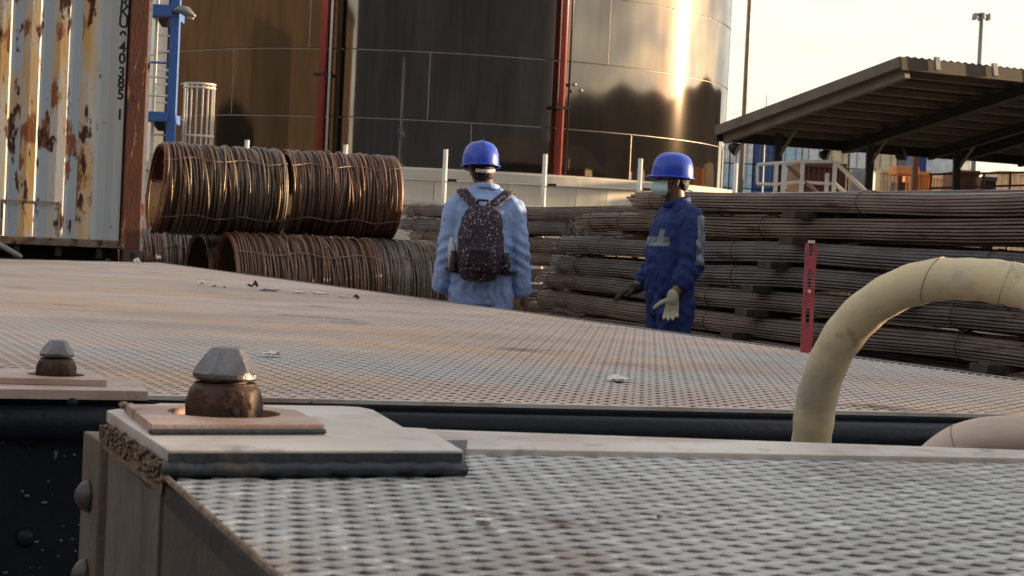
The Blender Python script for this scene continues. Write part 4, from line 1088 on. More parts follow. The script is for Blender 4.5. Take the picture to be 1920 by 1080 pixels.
dF = (fp[1]-fp[0]).normalized(); nF = Vector((-dF.y, dF.x, 0)); nF = nF if nF.x < 0 else -nF
for py in (930, 1078):
    c = P(166, py, (fp[0].y+fp[1].y)/2); c = Vector((c.x, c.y, c.z)); m_ = (fp[0]+fp[1])/2; c = Vector((m_.x, m_.y, c.z))
    b = MB(); b.sweep([c, c+nF*.004, c+nF*.012, c+nF*.019, c+nF*.022], [.024, .024, .020, .011, .002], 20); b.build('bolt_head', M_boltg, fl_, smooth=True)
# rear framework so the trailer stands on something
for (x, y) in ((k0.x+.12, k0.y-.05), (near_end.x+.25, near_end.y+.1), (far_right.x-.3, far_right.y-.15), (near_right.x-.4, near_right.y+.15)):
    b = MB(); b.box((x-.05, y-.05, 0), (x+.05, y+.05, ZM-.04)); b.build('support_leg', M_navy, nt_)
for fy_ in (.1, .5, .9):
    p_ = near_end+(far_corner-near_end)*fy_; b = MB(); b.bar((p_.x+.08, p_.y, ZM-.09), (p_.x+2.4, p_.y, ZM-.09), .06, .11); b.build('crossmember', M_dark, nt_)

# ---------------------------------------------------------------- hoses
hp = [(1517, 905, 3.35), (1519, 860, 3.33), (1523, 812, 3.30), (1534, 738, 3.27), (1562, 662, 3.23), (1608, 598, 3.19), (1671, 551, 3.14), (1742, 527, 3.10), (1812, 524, 3.06), (1880, 530, 3.02), (1935, 544, 2.98), (2010, 585, 2.9), (2060, 660, 2.88), (2080, 760, 2.86), (2085, 900, 2.85)]
def smooth_path(pts, k=6):
    o_ = []
    for i in range(len(pts)-1):
        p0, p1, p2, p3 = pts[max(i-1, 0)], pts[i], pts[i+1], pts[min(i+2, len(pts)-1)]
        for j in range(k):
            t = j/k; o_.append(.5*((2*p1)+(p2-p0)*t+(2*p0-5*p1+4*p2-p3)*t*t+(3*p1-p0-3*p2+p3)*t**3))
    o_.append(pts[-1]); return o_
pth = smooth_path([P(*a) for a in hp], 8)
hz = P(1517, 905, 3.35); ho = thing('yellow_hose', (pth[0].x, pth[0].y, 0), 'thick yellow cream hose arching up at the right', 'hose')
low = [Vector((pth[0].x-.01, pth[0].y, 0.04)), Vector((pth[0].x-.005, pth[0].y, .4))]
rad = [.0345+.0007*math.sin(i*1.1)+.0005*math.sin(i*.37) for i in range(len(pth))]
b = MB(); b.sweep(low+pth, [.035, .035]+rad, 28); b.build('hose_body', M_hose, ho, smooth=True)
for fi, (i, sk) in enumerate(((57, 1.4), (73, 1.2))):
    c = pth[i]; d = (pth[i+1]-pth[i-1]).normalized(); a = d.cross(Vector((0, 0, 1))).normalized(); u = a.cross(d); pts = []
    for k in range(25):
        t = 2*PI*k/24; pts.append(c+a*math.cos(t)*(rad[i]+.0003)+u*math.sin(t)*(rad[i]+.0003)+d*(sk*.014*math.sin(t+fi)))
    b = MB(); b.sweep(pts, .0011, 5); b.build('tape_seam', mat('tape edge', (.46, .38, .25), .7), ho)
pt2 = smooth_path([P(*a) for a in ((1730, 905, 3.0), (1752, 872, 2.99), (1790, 842, 2.97), (1836, 826, 2.95), (1890, 821, 2.93), (1950, 820, 2.91), (2080, 830, 2.88))], 6)
b = MB(); b.sweep([Vector((pt2[0].x-.03, pt2[0].y, .04)), Vector((pt2[0].x-.03, pt2[0].y, .5))]+pt2, .0345, 26); c = pt2[0]
h2 = thing('pink_hose', (c.x, c.y, 0), 'pale pinkish hose lying low in the gap at the right edge', 'hose')
b.build('hose_body', M_hose2, h2, smooth=True)
b = MB(); i = 14; c = pt2[i]; d = (pt2[i+1]-pt2[i-1]).normalized(); a = d.cross(UPZ).normalized(); u = a.cross(d)
b.sweep([c+a*math.cos(2*PI*k/24)*.0349+u*math.sin(2*PI*k/24)*.0349 for k in range(25)], .0011, 5); b.build('tape_seam', MATS['tape edge'], h2)

# ---------------------------------------------------------------- scraps on the decks
def scrap(px, py, z, w_px, label, seed, dark=False, hk=.65, name='paper_scrap'):
    rnd = random.Random(seed); c = G(px, py, z); wd = w_px*c.y/F/2; n = 7
    b = MB(); vs = []
    for j in range(n):
        for i in range(n):
            u, v = -1+2*i/(n-1), -1+2*j/(n-1); q = noise.noise(Vector((u*1.3+seed, v*1.3, seed)))
            r = math.hypot(u, v); k = 1.0 if r < 1 else 1/r
            vs.append((c.x+u*wd*k*(1+.25*q), c.y+v*wd*1.1*k, z+.003+max(0, (q+.45))*wd*hk*2*(1-.6*r*r if r < 1 else .4)))
    fs = [(j*n+i, j*n+i+1, (j+1)*n+i+1, (j+1)*n+i) for j in range(n-1) for i in range(n-1)]
    b.add(vs, fs); m_ = len(vs); b.add([(v[0], v[1], v[2]-.002) for v in vs], [f[::-1] for f in fs])
    return tag(b.build(name, M_scrapd if dark else M_scrap, org=(c.x, c.y, z), smooth=True), label, 'scrap')
scrap(508, 668, ZD, 34, 'crumpled cream scrap on the deck just right of the big cone', 1)
scrap(1160, 714, ZD, 44, 'flat pale scrap near the middle of the rust pink deck', 2, hk=.25)
scrap(376, 534, ZD, 20, 'small white scrap, leftmost of the line at the far deck', 3)
scrap(404, 538, ZD, 16, 'tiny white crumb second from left at the far deck', 4)
scrap(421, 540, ZD, 12, 'tiny pale crumb third from left at the far deck', 5)
scrap(474, 538, ZD, 20, 'small black lump left of the dark flake on the far deck', 6, True)
scrap(502, 546, ZD, 34, 'dark flat flake on the far deck below the bottom coils', 7, True, .15)
scrap(520, 545, ZD, 14, 'white crumb touching the dark flake on the far deck', 8)
scrap(560, 549, ZD, 26, 'thin pale streak of litter right of the dark flake', 9, hk=.12)
scrap(600, 551, ZD, 30, 'thin pale litter strip below the middle bottom coil', 10, hk=.12)
scrap(645, 557, ZD, 24, 'grey flake near the far deck edge below the right bottom coil', 11, hk=.15)
scrap(668, 560, ZD, 14, 'dark crumb near the far deck edge left of the backpack man', 12, True)
scrap(256, 493, ZD, 16, 'small white lump at the deck end under the container corner', 13, hk=.8)
scrap(296, 486, ZD+.0, 12, 'grey lump at the far deck corner beside the container', 14, hk=.9)
scrap(906, 980, ZM, 30, 'white sliver of plastic on the near mesh below the plate', 15, hk=.12)
scrap(1278, 958, ZM, 18, 'small pale chip in the middle of the near mesh', 16, hk=.2)
scrap(1236, 973, ZM, 12, 'dark chip beside the small pale chip on near mesh', 17, True, .3)
# ================================================================ PEOPLE
def fuse(b, voxel, iters=5, fac=.5):
    me = b.mesh('tmp', M_black); ob = bpy.data.objects.new('tmp', me); C.objects.link(ob)
    r = ob.modifiers.new('r', 'REMESH'); r.mode = 'VOXEL'; r.voxel_size = voxel; r.use_smooth_shade = True
    s_ = ob.modifiers.new('s', 'SMOOTH'); s_.factor = fac; s_.iterations = iters
    bpy.context.view_layer.update(); dg = bpy.context.evaluated_depsgraph_get()
    m2 = bpy.data.meshes.new_from_object(ob.evaluated_get(dg)); bpy.data.objects.remove(ob); bpy.data.meshes.remove(me)
    m2.polygons.foreach_set('use_smooth', [True]*len(m2.polygons)); return m2
def mesh_obj(name, me, mt, parent):
    me.materials.clear(); me.materials.append(mt); me.name = name
    o = bpy.data.objects.new(name, me); C.objects.link(o); o.parent = parent; return o
def wrinkle(me, amp, sc, extra=None, seed=0):
    ns = [v.normal.copy() for v in me.vertices]
    for v, n in zip(me.vertices, ns):
        c = v.co; q = noise.noise(Vector((c.x*sc+seed, c.y*sc, c.z*sc*.55)))*amp
        q += abs(noise.noise(Vector((c.x*sc*1.9, c.y*sc*1.9+seed, c.z*sc*1.3+c.x*6))))*amp*1.5
        if extra: q += extra(c)
        v.co = c+n*q
    me.update()
def patch_from(me, pred, off, name, mt, parent):
    ns = [v.normal.copy() for v in me.vertices]; mp = {}; vs = []; fs = []
    for p in me.polygons:
        if pred(p.center, p.normal):
            f = []
            for i in p.vertices:
                if i not in mp: mp[i] = len(vs); vs.append(me.vertices[i].co+ns[i]*off)
                f.append(mp[i])
            fs.append(tuple(f))
    b = MB(); b.add(vs, fs); return b.build(name, mt, parent, smooth=True)
def limb(b, pts, rad, ell=None, seg=14, up=None): b.sweep(pts, rad, seg, ell=ell, up=up, round_=True)
def hand(b, wrist, dirn, palm, thumb, curl=.25, spread=.09, grow=0., s=1.0, thumb_out=.6):
    """palm block, four fingers and a thumb; palm = direction the palm faces, thumb = thumb side"""
    W = Vector(wrist); d = Vector(dirn).normalized(); p = Vector(palm); p = (p-d*p.dot(d)).normalized(); t = Vector(thumb); t = (t-d*t.dot(d)-p*t.dot(p)).normalized()
    b.sweep([W-d*.02, W+d*.02, W+d*.055*s, W+d*.092*s], [.027+grow, .036+grow, .042+grow, .041+grow], 14, ell=[(1, .85), (1, .55), (1, .42), (1, .36)], up=p, round_=True)
    for i, (o_, ln) in enumerate(((.031, .072), (.0105, .080), (-.0105, .075), (-.030, .060))):
        ln *= s; a = W+d*(.078 if i != 3 else .072)*s+t*o_*s; dd = (d+t*spread*(1.4-i*.95)).normalized(); pts = [a]; cur = a; ang = curl*(1+.12*i)
        for k in range(3):
            l_ = ln*(.45, .32, .25)[k]; q = (dd*math.cos(ang)+p*math.sin(ang)).normalized(); cur = cur+q*l_; pts.append(cur); ang += curl*1.1
        b.sweep([a-d*.03]+pts, [.010+grow, .0098+grow, .0092+grow, .0085+grow, .0075+grow], 10, round_=True)
    a = W+d*.022*s+t*.026; q1 = a+(d*.55+t*thumb_out+p*.22).normalized()*.042*s; q2 = q1+(d*.85+t*thumb_out*.9+p*.15).normalized()*.033*s; q3 = q2+(d*.95+t*thumb_out*.8+p*.1).normalized()*.024*s
    b.sweep([a-t*.008, q1, q2, q3], [.0155+grow, .0125+grow, .0105+grow, .0085+grow], 10, round_=True)
def head_prims(b, c, yaw, s=1.0):
    R_ = Matrix.Rotation(yaw, 3, 'Z'); c = Vector(c)
    def q(x, y, z): return c+R_ @ (Vector((x, y, z))*s)
    def el(x, y, z, rx, ry, rz): b.ellipsoid(q(x, y, z), (rx*s, ry*s, rz*s), 18, 12, rot=R_)
    el(0, -.012, .032, .076, .098, .090); el(0, .012, -.028, .060, .076, .082); el(0, .046, -.082, .032, .036, .024)   # skull, face, chin
    el(0, .010, -.066, .053, .062, .034)
    b.sweep([q(0, .086, .006), q(0, .100, -.022), q(0, .108, -.034)], [.008*s, .011*s, .014*s], 10, round_=True)        # nose
    el(.031, .080, .016, .016, .012, .007); el(-.031, .080, .016, .016, .012, .007)                                   # brow
    el(.036, .066, -.028, .020, .018, .018); el(-.036, .066, -.028, .020, .018, .018)
    el(0, .084, -.062, .022, .014, .007); el(0, .081, -.073, .019, .013, .007)                                       # lips
    for sx in (-1, 1): el(sx*.078, -.010, -.012, .008, .019, .031); el(sx*.083, -.016, .004, .007, .012, .014)
    return q, R_
M_skinA = mat('brown skin', (.22, .105, .062), .5, col2=(.18, .085, .05), scale=20, bump=.05)
M_hair = mat('black hair', (.012, .010, .010), .55, scale=40, bump=.6, bscale=200)
M_clA = mat('light blue cotton', (.37, .50, .82), .85, col2=(.32, .45, .76), scale=9, bump=.35, bscale=45)
M_clB = mat('navy cotton', (.016, .038, .17), .8, col2=(.012, .028, .13), scale=9, bump=.35, bscale=45)
M_helm = mat('glossy blue helmet', (.018, .075, .60), .33, col2=(.015, .06, .50), scale=12, bump=.05, coat=.25, patches=[((.16, .18, .50), 22, .60, .75, (1, 1, 1), .6)])
M_reft = mat('grey reflective tape', (.20, .23, .27), .45, .2, scale=12, bump=.3)
M_boot = mat('black boots', (.02, .017, .015), .6)
M_glove = mat('off-white knitted glove', (.55, .51, .38), .9, col2=(.42, .38, .26), scale=40, bump=.5, bscale=300)
M_gloveShade = mat('shade coloured glove', (.06, .045, .035), .9, col2=(.04, .03, .022), scale=40, bump=.5, bscale=300)  # far glove: its shade is put into the darker colour
M_mask = mat('pale mint mask', (.72, .95, .90), .8, col2=(.62, .86, .82), scale=9, bump=.1)
M_strapw = mat('white strap', (.70, .69, .66), .6)
M_eye = mat('eye', (.05, .035, .03), .2)

def helmet(parent, c, yaw, pitch, s=1.0, rear_strap=True):
    """shell, peak rim, ridge; local front = +y"""
    c = Vector(c); R_ = Matrix.Rotation(yaw, 3, 'Z') @ Matrix.Rotation(pitch, 3, 'X'); ORG_ = None
    def q(v): return c+R_ @ (Vector(v)*s)
    NA = 48
    def rim(a):  # half axes
        return .108*math.cos(a), (.132 if math.sin(a) > 0 else .128)*math.sin(a)
    vs = []; prof = [(1.0, 0), (.995, .2), (.97, .40), (.92, .58), (.83, .74), (.70, .86), (.52, .945), (.30, .985), (.10, 1.0)]
    for k, h in prof:
        for i in range(NA):
            a = 2*PI*i/NA; x, y = rim(a); e = 1
            rid = .006*max(0, 1-abs(x*k)/.02) * (1 if h > .3 else 0)
            vs.append(q((x*k, y*k, .146*h+rid)))
    n = len(prof); fs = [(i*NA+j, i*NA+(j+1) % NA, (i+1)*NA+(j+1) % NA, (i+1)*NA+j) for i in range(n-1) for j in range(NA)]+[tuple((n-1)*NA+j for j in range(NA))]
    b = MB(); b.add(vs, fs)
    vin = [c+(v-c)*.965 for v in vs]; b.add(vin, [f[::-1] for f in fs])
    o = b.build('helmet', M_helm, parent, smooth=True)
    vs = []
    def flange(a):
        f = max(0, math.sin(a)); return .009+.028*f**3
    for kk, z, add in ((.965, .004, 0), (1.0, .006, 0), (1.0, .002, 1), (1.0, -.006, 1.02), (.965, -.004, 0)):
        for i in range(NA):
            a = 2*PI*i/NA; x, y = rim(a); L_ = math.hypot(x, y); e = flange(a)*add
            zz = z-.010*add*max(0, math.sin(a))**2
            vs.append(q((x*kk+x/L_*e, y*kk+y/L_*e, zz)))
    fs = [(i*NA+j, i*NA+(j+1) % NA, (i+1)*NA+(j+1) % NA, (i+1)*NA+j) for i in range(4) for j in range(NA)]
    b = MB(); b.add(vs, [f[::-1] for f in fs]); b.build('helmet_rim', M_helm, o, smooth=True)
    if rear_strap:
        b = MB(); pts = []
        for k in range(15):
            a = -PI/2+(-.55+1.6*k/14); pts.append(q((.086*math.cos(a), .108*math.sin(a)-.002, -.022-.020*math.cos((a+PI/2)*1.2))))
        b.sweep(pts, .011, 8, ell=(.35, 1), up=(0, 0, 1)); b.build('head_strap', M_strapw, o, smooth=True)
    return o

def person(loc, yaw, label, pose):
    t = thing('person', (0, 0, 0), label, 'person'); ORG[t.name] = Vector((0, 0, 0)); t.location = loc; t.rotation_euler = (0, 0, yaw); return t

# ---- man with backpack (seen from behind) ----
YA = 11.75
fa = P(905, 480, YA)
A = person((fa.x, YA, 0), math.radians(-3), 'man in light blue workwear and blue helmet seen from behind with a backpack', None)
HA = Vector((-.040, .03, 1.655)); yawA = math.radians(28)
def torso(b, g=0, hipw=.165, blouse=0.):
    b.sweep([(0, .0, .80), (0, .0, .88), (0, .005, .97), (0, .01, 1.06), (0, .005, 1.17), (0, 0, 1.28), (0, 0, 1.37), (0, -.005, 1.425), (0, 0, 1.455)],
            [1]*9, 24, ell=[(hipw-.015+g, .105+g), (hipw+g, .115+g), (.158+g+blouse*.5, .115+g+blouse*.3), (.150+g+blouse, .108+g+blouse), (.160+g+blouse, .118+g+blouse), (.176+g, .122+g), (.182+g, .112+g), (.150+g, .088+g), (.085+g, .070+g*.6)], up=(0, 1, 0))
armsA = {1: [(.178, -.005, 1.372), (.226, -.015, 1.12), (.262, .025, .875)], -1: [(-.178, -.005, 1.372), (-.222, -.02, 1.12), (-.250, .03, .875)]}
b = MB(); torso(b)
b.sweep([(0, -.005, 1.40), (0, .008, 1.50), (-.03, .018, 1.58)], [.066, .058, .058], 16, round_=True)
head_prims(b, HA, yawA)
for s_ in (1, -1):
    sh, el_, wr = [Vector(v) for v in armsA[s_]]
    limb(b, [sh, sh+(el_-sh)*.5, el_], [.056, .048, .040]); limb(b, [el_, el_+(wr-el_)*.35, wr], [.040, .038, .027])
    hand(b, wr, (wr-el_)*1.0+Vector((0, .02, 0)), (-s_, -.15, 0), (0, 1, 0), curl=.30)
    limb(b, [(s_*.09, 0, .86), (s_*.095, .02, .48)], [.088, .056]); limb(b, [(s_*.095, .02, .48), (s_*.10, -.01, .30), (s_*.10, -.01, .09)], [.055, .054, .038])
    limb(b, [(s_*.10, -.03, .055), (s_*.11, .09, .045), (s_*.115, .17, .035)], [.045, .043, .034])
me = fuse(b, .0062, 4); body = mesh_obj('body', me, M_skinA, A)
# clothing
b = MB(); torso(b, .024, .160, .022)
b.sweep([(-.006, -.008, 1.42), (-.012, -.006, 1.475), (-.02, 0, 1.522)], [.098, .074, .069], 18)
for s_ in (1, -1): limb(b, [(s_*.05, -.008, 1.462), (s_*.11, -.008, 1.428), (s_*.17, -.005, 1.392)], [.060, .064, .060])
for s_ in (1, -1):
    sh, el_, wr = [Vector(v) for v in armsA[s_]]
    limb(b, [sh, sh+(el_-sh)*.5, el_], [.071, .067, .060]); limb(b, [el_, el_+(wr-el_)*.5, wr+(el_-wr)*.10], [.061, .059, .052])
    limb(b, [(s_*.090, 0, .88), (s_*.095, .015, .48)], [.108, .086]); limb(b, [(s_*.095, .015, .48), (s_*.10, -.005, .12)], [.086, .078])
me = fuse(b, .008, 3)
def foldsA(c):
    q = 0
    for ex_, ez in ((.24, 1.12), (-.24, 1.12)):
        d = math.hypot(c.x-ex_, c.z-ez)
        if d < .16: q += .007*math.sin((c.z*1.0+abs(c.x)*.6)*95)*(1-d/.16)
    if abs(c.x) < .19 and .80 < c.z < .98:    # elastic gathers at the waist
        q += .006*math.sin(c.x*120+c.y*60+3*math.sin(c.z*30))*(1-abs(c.z-.90)/.1)
    return q
wrinkle(me, .010, 11, foldsA, 2); cloA = mesh_obj('coverall', me, M_clA, A)
b = MB(); b.sweep([Vector((math.cos(a_)*.079, -.002+math.sin(a_)*.078, 1.512-.012*math.sin(a_))) for a_ in [2*PI*k/28 for k in range(29)]], .011, 8, ell=(.6, 1.6), up=(0, 0, 1)); b.build('collar', M_clA, A, smooth=True)
b = MB(); R_ = Matrix.Rotation(yawA, 3, 'Z')
b.ellipsoid(HA+R_ @ Vector((0, -.018, .028)), (.081, .100, .088), 20, 12, rot=R_); b.ellipsoid(HA+R_ @ Vector((0, -.045, -.045)), (.070, .062, .068), 18, 12, rot=R_)
mh = fuse(b, .006, 2); wrinkle(mh, .004, 60); mesh_obj('hair', mh, M_hair, A)
for sx in (-1, 1):
    b = MB(); b.ellipsoid(HA+R_ @ Vector((sx*.031, .083, .004)), (.011, .008, .007), 10, 8); b.build('eye', M_eye, A, smooth=True)
helmet(A, HA+Vector((0, -.004, -.012)), math.radians(14), math.radians(-5), 1.04)
for s_ in (1, -1):
    b = MB(); limb(b, [(s_*.10, -.045, .06), (s_*.11, .09, .05), (s_*.115, .18, .042)], [.056, .052, .042]); limb(b, [(s_*.10, -.02, .06), (s_*.10, -.015, .20)], [.055, .058]); me = fuse(b, .008, 2); mesh_obj('boot', me, M_boot, A)

# ---- backpack: its own thing, on his back ----
bpk = thing('backpack', (0, 0, 0), 'speckled dark maroon backpack on the man in light blue', 'backpack'); ORG[bpk.name] = Vector((0, 0, 0))
bpk.location = (fa.x, YA, 0); bpk.rotation_euler = (0, 0, math.radians(-3))
def speckle():
    m_ = bpy.data.materials.new('speckled pack fabric'); m_.use_nodes = True; n = m_.node_tree.nodes; l = m_.node_tree.links.new; bs = n['Principled BSDF']
    tc = n.new('ShaderNodeTexCoord'); v = n.new('ShaderNodeTexVoronoi'); v.inputs['Scale'].default_value = 62; nz = n.new('ShaderNodeTexNoise'); nz.inputs['Scale'].default_value = 28; nz.inputs['Detail'].default_value = 3
    r = n.new('ShaderNodeValToRGB'); e = r.color_ramp.elements; e[0].position = .16; e[0].color = (.46, .41, .46, 1); e[1].position = .34; e[1].color = (.030, .018, .028, 1)
    x = e.new(.52); x.color = (.016, .010, .017, 1); x = e.new(.75); x.color = (.06, .022, .035, 1)
    ad = n.new('ShaderNodeMath'); ad.operation = 'ADD'; sb = n.new('ShaderNodeMath'); sb.operation = 'MULTIPLY_ADD'; sb.inputs[1].default_value = .9; sb.inputs[2].default_value = -.42
    l(tc.outputs['Object'], v.inputs['Vector']); l(tc.outputs['Object'], nz.inputs['Vector']); l(nz.outputs[0], sb.inputs[0]); l(v.outputs['Distance'], ad.inputs[0]); l(sb.outputs[0], ad.inputs[1])
    l(ad.outputs[0], r.inputs[0]); l(r.outputs[0], bs.inputs['Base Color']); bs.inputs['Roughness'].default_value = .75; return m_
M_pack = speckle(); M_packd = flat('pack dark pocket', (.018, .009, .013), .7, bump=.3)
b = MB()
b.sweep([(.0, -.205, .955), (.0, -.215, 1.0), (.0, -.225, 1.10), (.0, -.215, 1.22), (.0, -.20, 1.32), (.0, -.185, 1.385)], [1]*6, 28,
        ell=[(.092, .070), (.128, .086), (.138, .092), (.136, .088), (.120, .074), (.084, .050)], up=(0, 1, 0), round_=False)
me = fuse(b, .008, 6); wrinkle(me, .008, 14, None, 5); mesh_obj('pack_body', me, M_pack, bpk)
b = MB(); b.sweep([(0, -.300, 1.00), (0, -.312, 1.05), (0, -.312, 1.12), (0, -.298, 1.17)], [1]*4, 24, ell=[(.085, .020), (.105, .032), (.105, .034), (.085, .022)], up=(0, 1, 0), round_=False)
me = fuse(b, .007, 5); wrinkle(me, .005, 18, None, 1); pk = mesh_obj('front_pocket', me, M_pack, bpk)
b = MB(); b.obox((.0, -.345, 1.10), (1, 0, 0), (0, 1, .05), (0, 0, 1), .058, .004, .034); b.build('pocket_patch', M_packd, pk, bevel=.003)
b = MB(); b.sweep([(-.10, -.318, 1.165), (-.05, -.335, 1.178), (0, -.340, 1.182), (.05, -.335, 1.178), (.10, -.318, 1.165)], .004, 6); b.build('zip', M_black, pk)
for s_ in (1, -1):
    pts = [(s_*.015, -.185, 1.365), (s_*.06, -.150, 1.410), (s_*.105, -.118, 1.450), (s_*.135, -.07, 1.482), (s_*.145, -.005, 1.492), (s_*.145, .07, 1.468), (s_*.14, .135, 1.40), (s_*.14, .165, 1.28), (s_*.155, .16, 1.15), (s_*.195, .10, 1.04), (s_*.20, -.05, 1.0), (s_*.145, -.16, 1.0)]
    b = MB(); b.sweep(smooth_path([Vector(p) for p in pts], 4), .034, 12, ell=(1, .26), up=(0, -.6, .8)); b.build('shoulder_strap', M_pack, bpk, smooth=True)
b = MB(); b.sweep([(-.035, -.19, 1.395), (-.03, -.20, 1.43), (.03, -.20, 1.43), (.035, -.19, 1.395)], .008, 8); b.build('grab_handle', M_packd, bpk, smooth=True)
for s_ in (1, -1):
    b = MB(); b.sweep([(s_*.150, -.20, .99), (s_*.160, -.20, 1.04), (s_*.160, -.20, 1.12)], [1]*3, 14, ell=[(.022, .045), (.026, .055), (.018, .052)], up=(0, 1, 0)); b.build('side_pocket', M_pack, bpk, smooth=True)
btl = MB(); btl.sweep([(-.168, -.19, 1.02), (-.175, -.19, 1.15), (-.178, -.19, 1.17), (-.178, -.19, 1.20)], [.026, .026, .012, .012], 14)
bt = btl.build('water_bottle', M_strapw, None, org=(0, 0, 0), smooth=True); bt.location = (fa.x, YA, 0); bt.rotation_euler = (0, 0, math.radians(-3)); tag(bt, 'small whitish bottle in the left side pocket of the backpack', 'bottle')

# ---- man in navy, profile to the left ----
YB = 11.8
fb = P(1262, 480, YB); yawB = math.radians(106)
Bm = person((fb.x, YB, 0), yawB, 'man in navy coverall with reflective tape, face mask and gloves facing left', None)
HB = Vector((0, .03, 1.612)); hyaw = math.radians(-8)
# local: x = his right (away from viewer), y forward (left in the picture)
shL, elL, wrL = Vector((-.180, -.035, 1.370)), Vector((-.228, -.040, 1.09)), Vector((-.255, .085, .905))
shR, elR, wrR = Vector((.180, -.02, 1.370)), Vector((.235, .00, 1.10)), Vector((.225, .155, .935))
def torsoB(b, g=0, bl=0.):
    b.sweep([(0, .0, .78), (0, .0, .86), (0, .01, .95), (0, .02, 1.04), (0, .015, 1.15), (0, 0, 1.25), (0, -.01, 1.34), (0, -.015, 1.395), (0, -.01, 1.43)],
            [1]*9, 24, ell=[(.150+g, .108+g), (.163+g, .118+g), (.158+g+bl*.5, .122+g+bl*.4), (.150+g+bl, .122+g+bl), (.160+g+bl, .125+g+bl), (.174+g, .124+g), (.178+g, .112+g), (.145+g, .086+g), (.080+g, .068+g*.6)], up=(0, 1, 0))
b = MB(); torsoB(b)
b.sweep([(0, -.02, 1.38), (0, .0, 1.48), (0, .012, 1.56)], [.066, .059, .058], 16, round_=True)
head_prims(b, HB, hyaw)
dirL = Vector((.02, .06, -1)); dirR = Vector((-.02, .95, -.30))
for sh, el_, wr in ((shL, elL, wrL), (shR, elR, wrR)):
    limb(b, [sh, sh+(el_-sh)*.5, el_], [.058, .050, .042]); limb(b, [el_, el_+(wr-el_)*.35, wr], [.043, .042, .030])
hand(b, wrL, dirL, (-.85, .3, 0), (-.1, 1, .1), curl=.34, spread=.13, thumb_out=1.1, s=1.0)
hand(b, wrR, dirR, (0, -.2, -1), (-1, .2, 0), curl=.25)
for s_ in (1, -1):
    limb(b, [(s_*.09, 0, .84), (s_*.095, .02, .47)], [.088, .056]); limb(b, [(s_*.095, .02, .47), (s_*.10, -.01, .30), (s_*.10, -.01, .09)], [.055, .054, .038])
    limb(b, [(s_*.10, -.03, .055), (s_*.11, .09, .045), (s_*.115, .17, .035)], [.045, .043, .034])
me = fuse(b, .0062, 4); mesh_obj('body', me, M_skinA, Bm)
b = MB(); torsoB(b, .017, .013)
b.sweep([(0, -.02, 1.40), (0, -.016, 1.455), (0, -.006, 1.492)], [.095, .078, .071], 18)
for s_ in (1, -1): limb(b, [(s_*.05, -.02, 1.448), (s_*.11, -.025, 1.42), (s_*.165, -.03, 1.392)], [.058, .062, .060])
for sh, el_, wr, cut in ((shL, elL, wrL, .52), (shR, elR, wrR, .40)):
    limb(b, [sh, sh+(el_-sh)*.5, el_], [.080, .075, .068]); e_ = wr+(el_-wr)*cut; limb(b, [el_, el_+(e_-el_)*.5, e_], [.069, .068, .064])
for s_ in (1, -1):
    limb(b, [(s_*.090, 0, .87), (s_*.095, .015, .47)], [.112, .090]); limb(b, [(s_*.095, .015, .47), (s_*.10, -.005, .12)], [.090, .080])
me = fuse(b, .008, 3)
def foldsB(c):
    q = 0
    for e_ in (elL, elR):
        d = (c-e_).length
        if d < .17: q += .009*math.sin((c.z*.9-c.y*.7)*85)*(1-d/.17)
    if .76 < c.z < .98: q += .006*math.sin(c.y*70+c.x*40+4*math.sin(c.z*20))*(1-abs(c.z-.87)/.11)
    return q
wrinkle(me, .012, 10, foldsB, 9); cb = mesh_obj('coverall', me, M_clB, Bm)
# reflective tape: chest band at the front, strip down the near sleeve
patch_from(me, lambda c, n: 1.205 < c.z < 1.262 and c.y > .045 and -.16 < c.x < .12 and n.y > .35, .003, 'chest_tape', M_reft, cb)
patch_from(me, lambda c, n: 1.262 < c.z < 1.32 and c.y > .09 and -.118 < c.x < -.070 and n.y > .2 and (c.z-1.262) < .045, .0025, 'chest_badge', M_reft, cb)
def slv(c, n):
    if not (1.10 < c.z < 1.40): return False
    return n.x < -.5 and c.x < -.205 and -.050 < (c.y+.052+(c.z-1.25)*.06) < .012
patch_from(me, slv, .003, 'sleeve_tape', M_reft, cb)
b = MB(); b.sweep([Vector((math.cos(a_)*.079, -.006+math.sin(a_)*.078, 1.482-.022*math.sin(a_))) for a_ in [2*PI*k/28 for k in range(29)]], .012, 8, ell=(.6, 1.6), up=(0, 0, 1)); b.build('collar', M_clB, Bm, smooth=True)
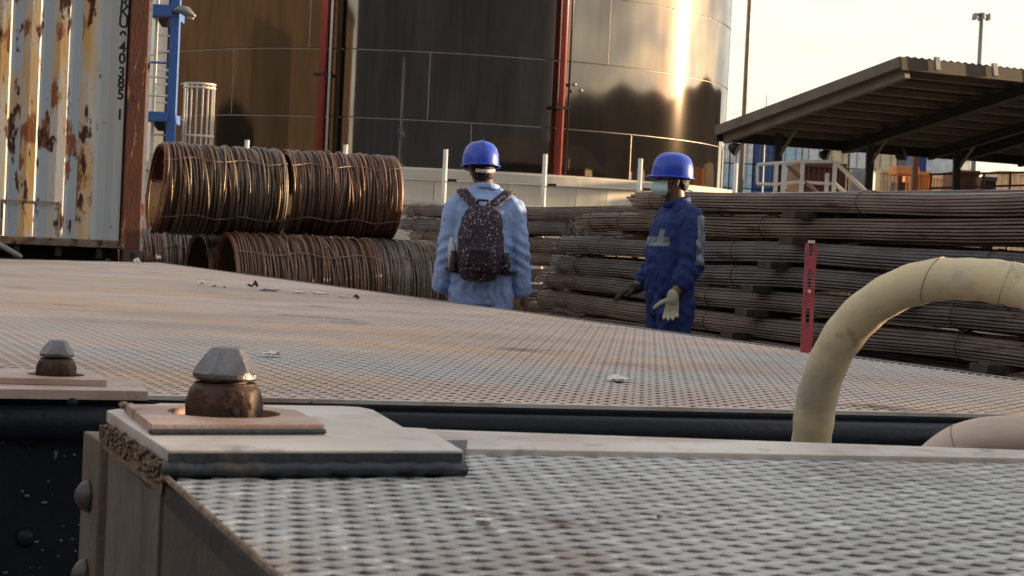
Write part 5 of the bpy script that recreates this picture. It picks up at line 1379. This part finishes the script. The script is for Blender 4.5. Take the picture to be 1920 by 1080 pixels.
# hair, mask, eyes, straps
R_ = Matrix.Rotation(hyaw, 3, 'Z')
b = MB(); b.ellipsoid(HB+R_ @ Vector((0, -.020, .034)), (.080, .097, .086), 20, 12, rot=R_); b.ellipsoid(HB+R_ @ Vector((0, -.058, -.020)), (.060, .046, .050), 18, 12, rot=R_)
mh = fuse(b, .006, 2); wrinkle(mh, .003, 60); mesh_obj('hair', mh, M_hair, Bm)
for sx in (-1, 1):
    b = MB(); b.ellipsoid(HB+R_ @ Vector((sx*.031, .083, .004)), (.011, .008, .007), 10, 8); b.build('eye', M_eye, Bm, smooth=True)
def Hq(x, y, z): return HB+R_ @ Vector((x, y, z))
b = MB(); vs = []; K = 15
for j, (zz, yy, ww) in enumerate(((-.008, .104, .046), (-.022, .124, .060), (-.040, .134, .068), (-.056, .134, .070), (-.072, .128, .068), (-.090, .112, .058), (-.104, .088, .044))):
    for i in range(K):
        a = -1+2*i/(K-1); vs.append(Hq(a*ww, yy-abs(a)**2.2*(yy-.042), zz+(.012*abs(a)**2 if j < 2 else (-.0 if j < 5 else .010*abs(a)))+(.002 if j % 2 else 0)))
fs = [(j*K+i, j*K+i+1, (j+1)*K+i+1, (j+1)*K+i) for j in range(6) for i in range(K-1)]
b.add(vs, fs); b.add([v+(HB-v).normalized()*.003 for v in vs], [f[::-1] for f in fs]); mk = b.build('face_mask', M_mask, Bm, smooth=True)
for sx in (-1, 1):
    for z_ in (-.012, -.085):
        b = MB(); b.sweep([Hq(sx*.058, .045, z_), Hq(sx*.074, .015, z_*.6), Hq(sx*.084, -.012, -.010)], .0016, 5); b.build('ear_loop', M_strapw, mk)
b = MB(); b.sweep([Hq(-.083, .0, .02), Hq(-.080, .012, -.03), Hq(-.066, .028, -.085), Hq(-.035, .035, -.118), Hq(0, .038, -.124), Hq(.035, .035, -.118), Hq(.066, .028, -.085), Hq(.083, 0, .02)], .004, 6, ell=(1.6, .5)); b.build('chin_strap', M_black, Bm, smooth=True)
helmet(Bm, HB+Vector((0, -.002, .020)), hyaw, math.radians(2), 1.0, False)
b = MB(); hand(b, wrL, dirL, (-.85, .3, 0), (-.1, 1, .1), curl=.34, spread=.13, thumb_out=1.1, s=1.0, grow=.0022); limb(b, [wrL-dirL.normalized()*.012, wrL+dirL.normalized()*.02], [.036, .036]); me = fuse(b, .0042, 2); mesh_obj('glove', me, M_glove, Bm)
b = MB(); hand(b, wrR, dirR, (0, -.2, -1), (-1, .2, 0), curl=.25, grow=.0022); limb(b, [wrR-dirR.normalized()*.03, wrR+dirR.normalized()*.02], [.036, .036]); me = fuse(b, .0042, 2); g_ = mesh_obj('glove', me, M_gloveShade, Bm); g_['label'] = 'glove on the far hand, shade put into its dark colour'
for s_ in (1, -1):
    b = MB(); limb(b, [(s_*.10, -.045, .06), (s_*.11, .09, .05), (s_*.115, .18, .042)], [.056, .052, .042]); limb(b, [(s_*.10, -.02, .06), (s_*.10, -.015, .20)], [.055, .058]); me = fuse(b, .008, 2); mesh_obj('boot', me, M_boot, Bm)
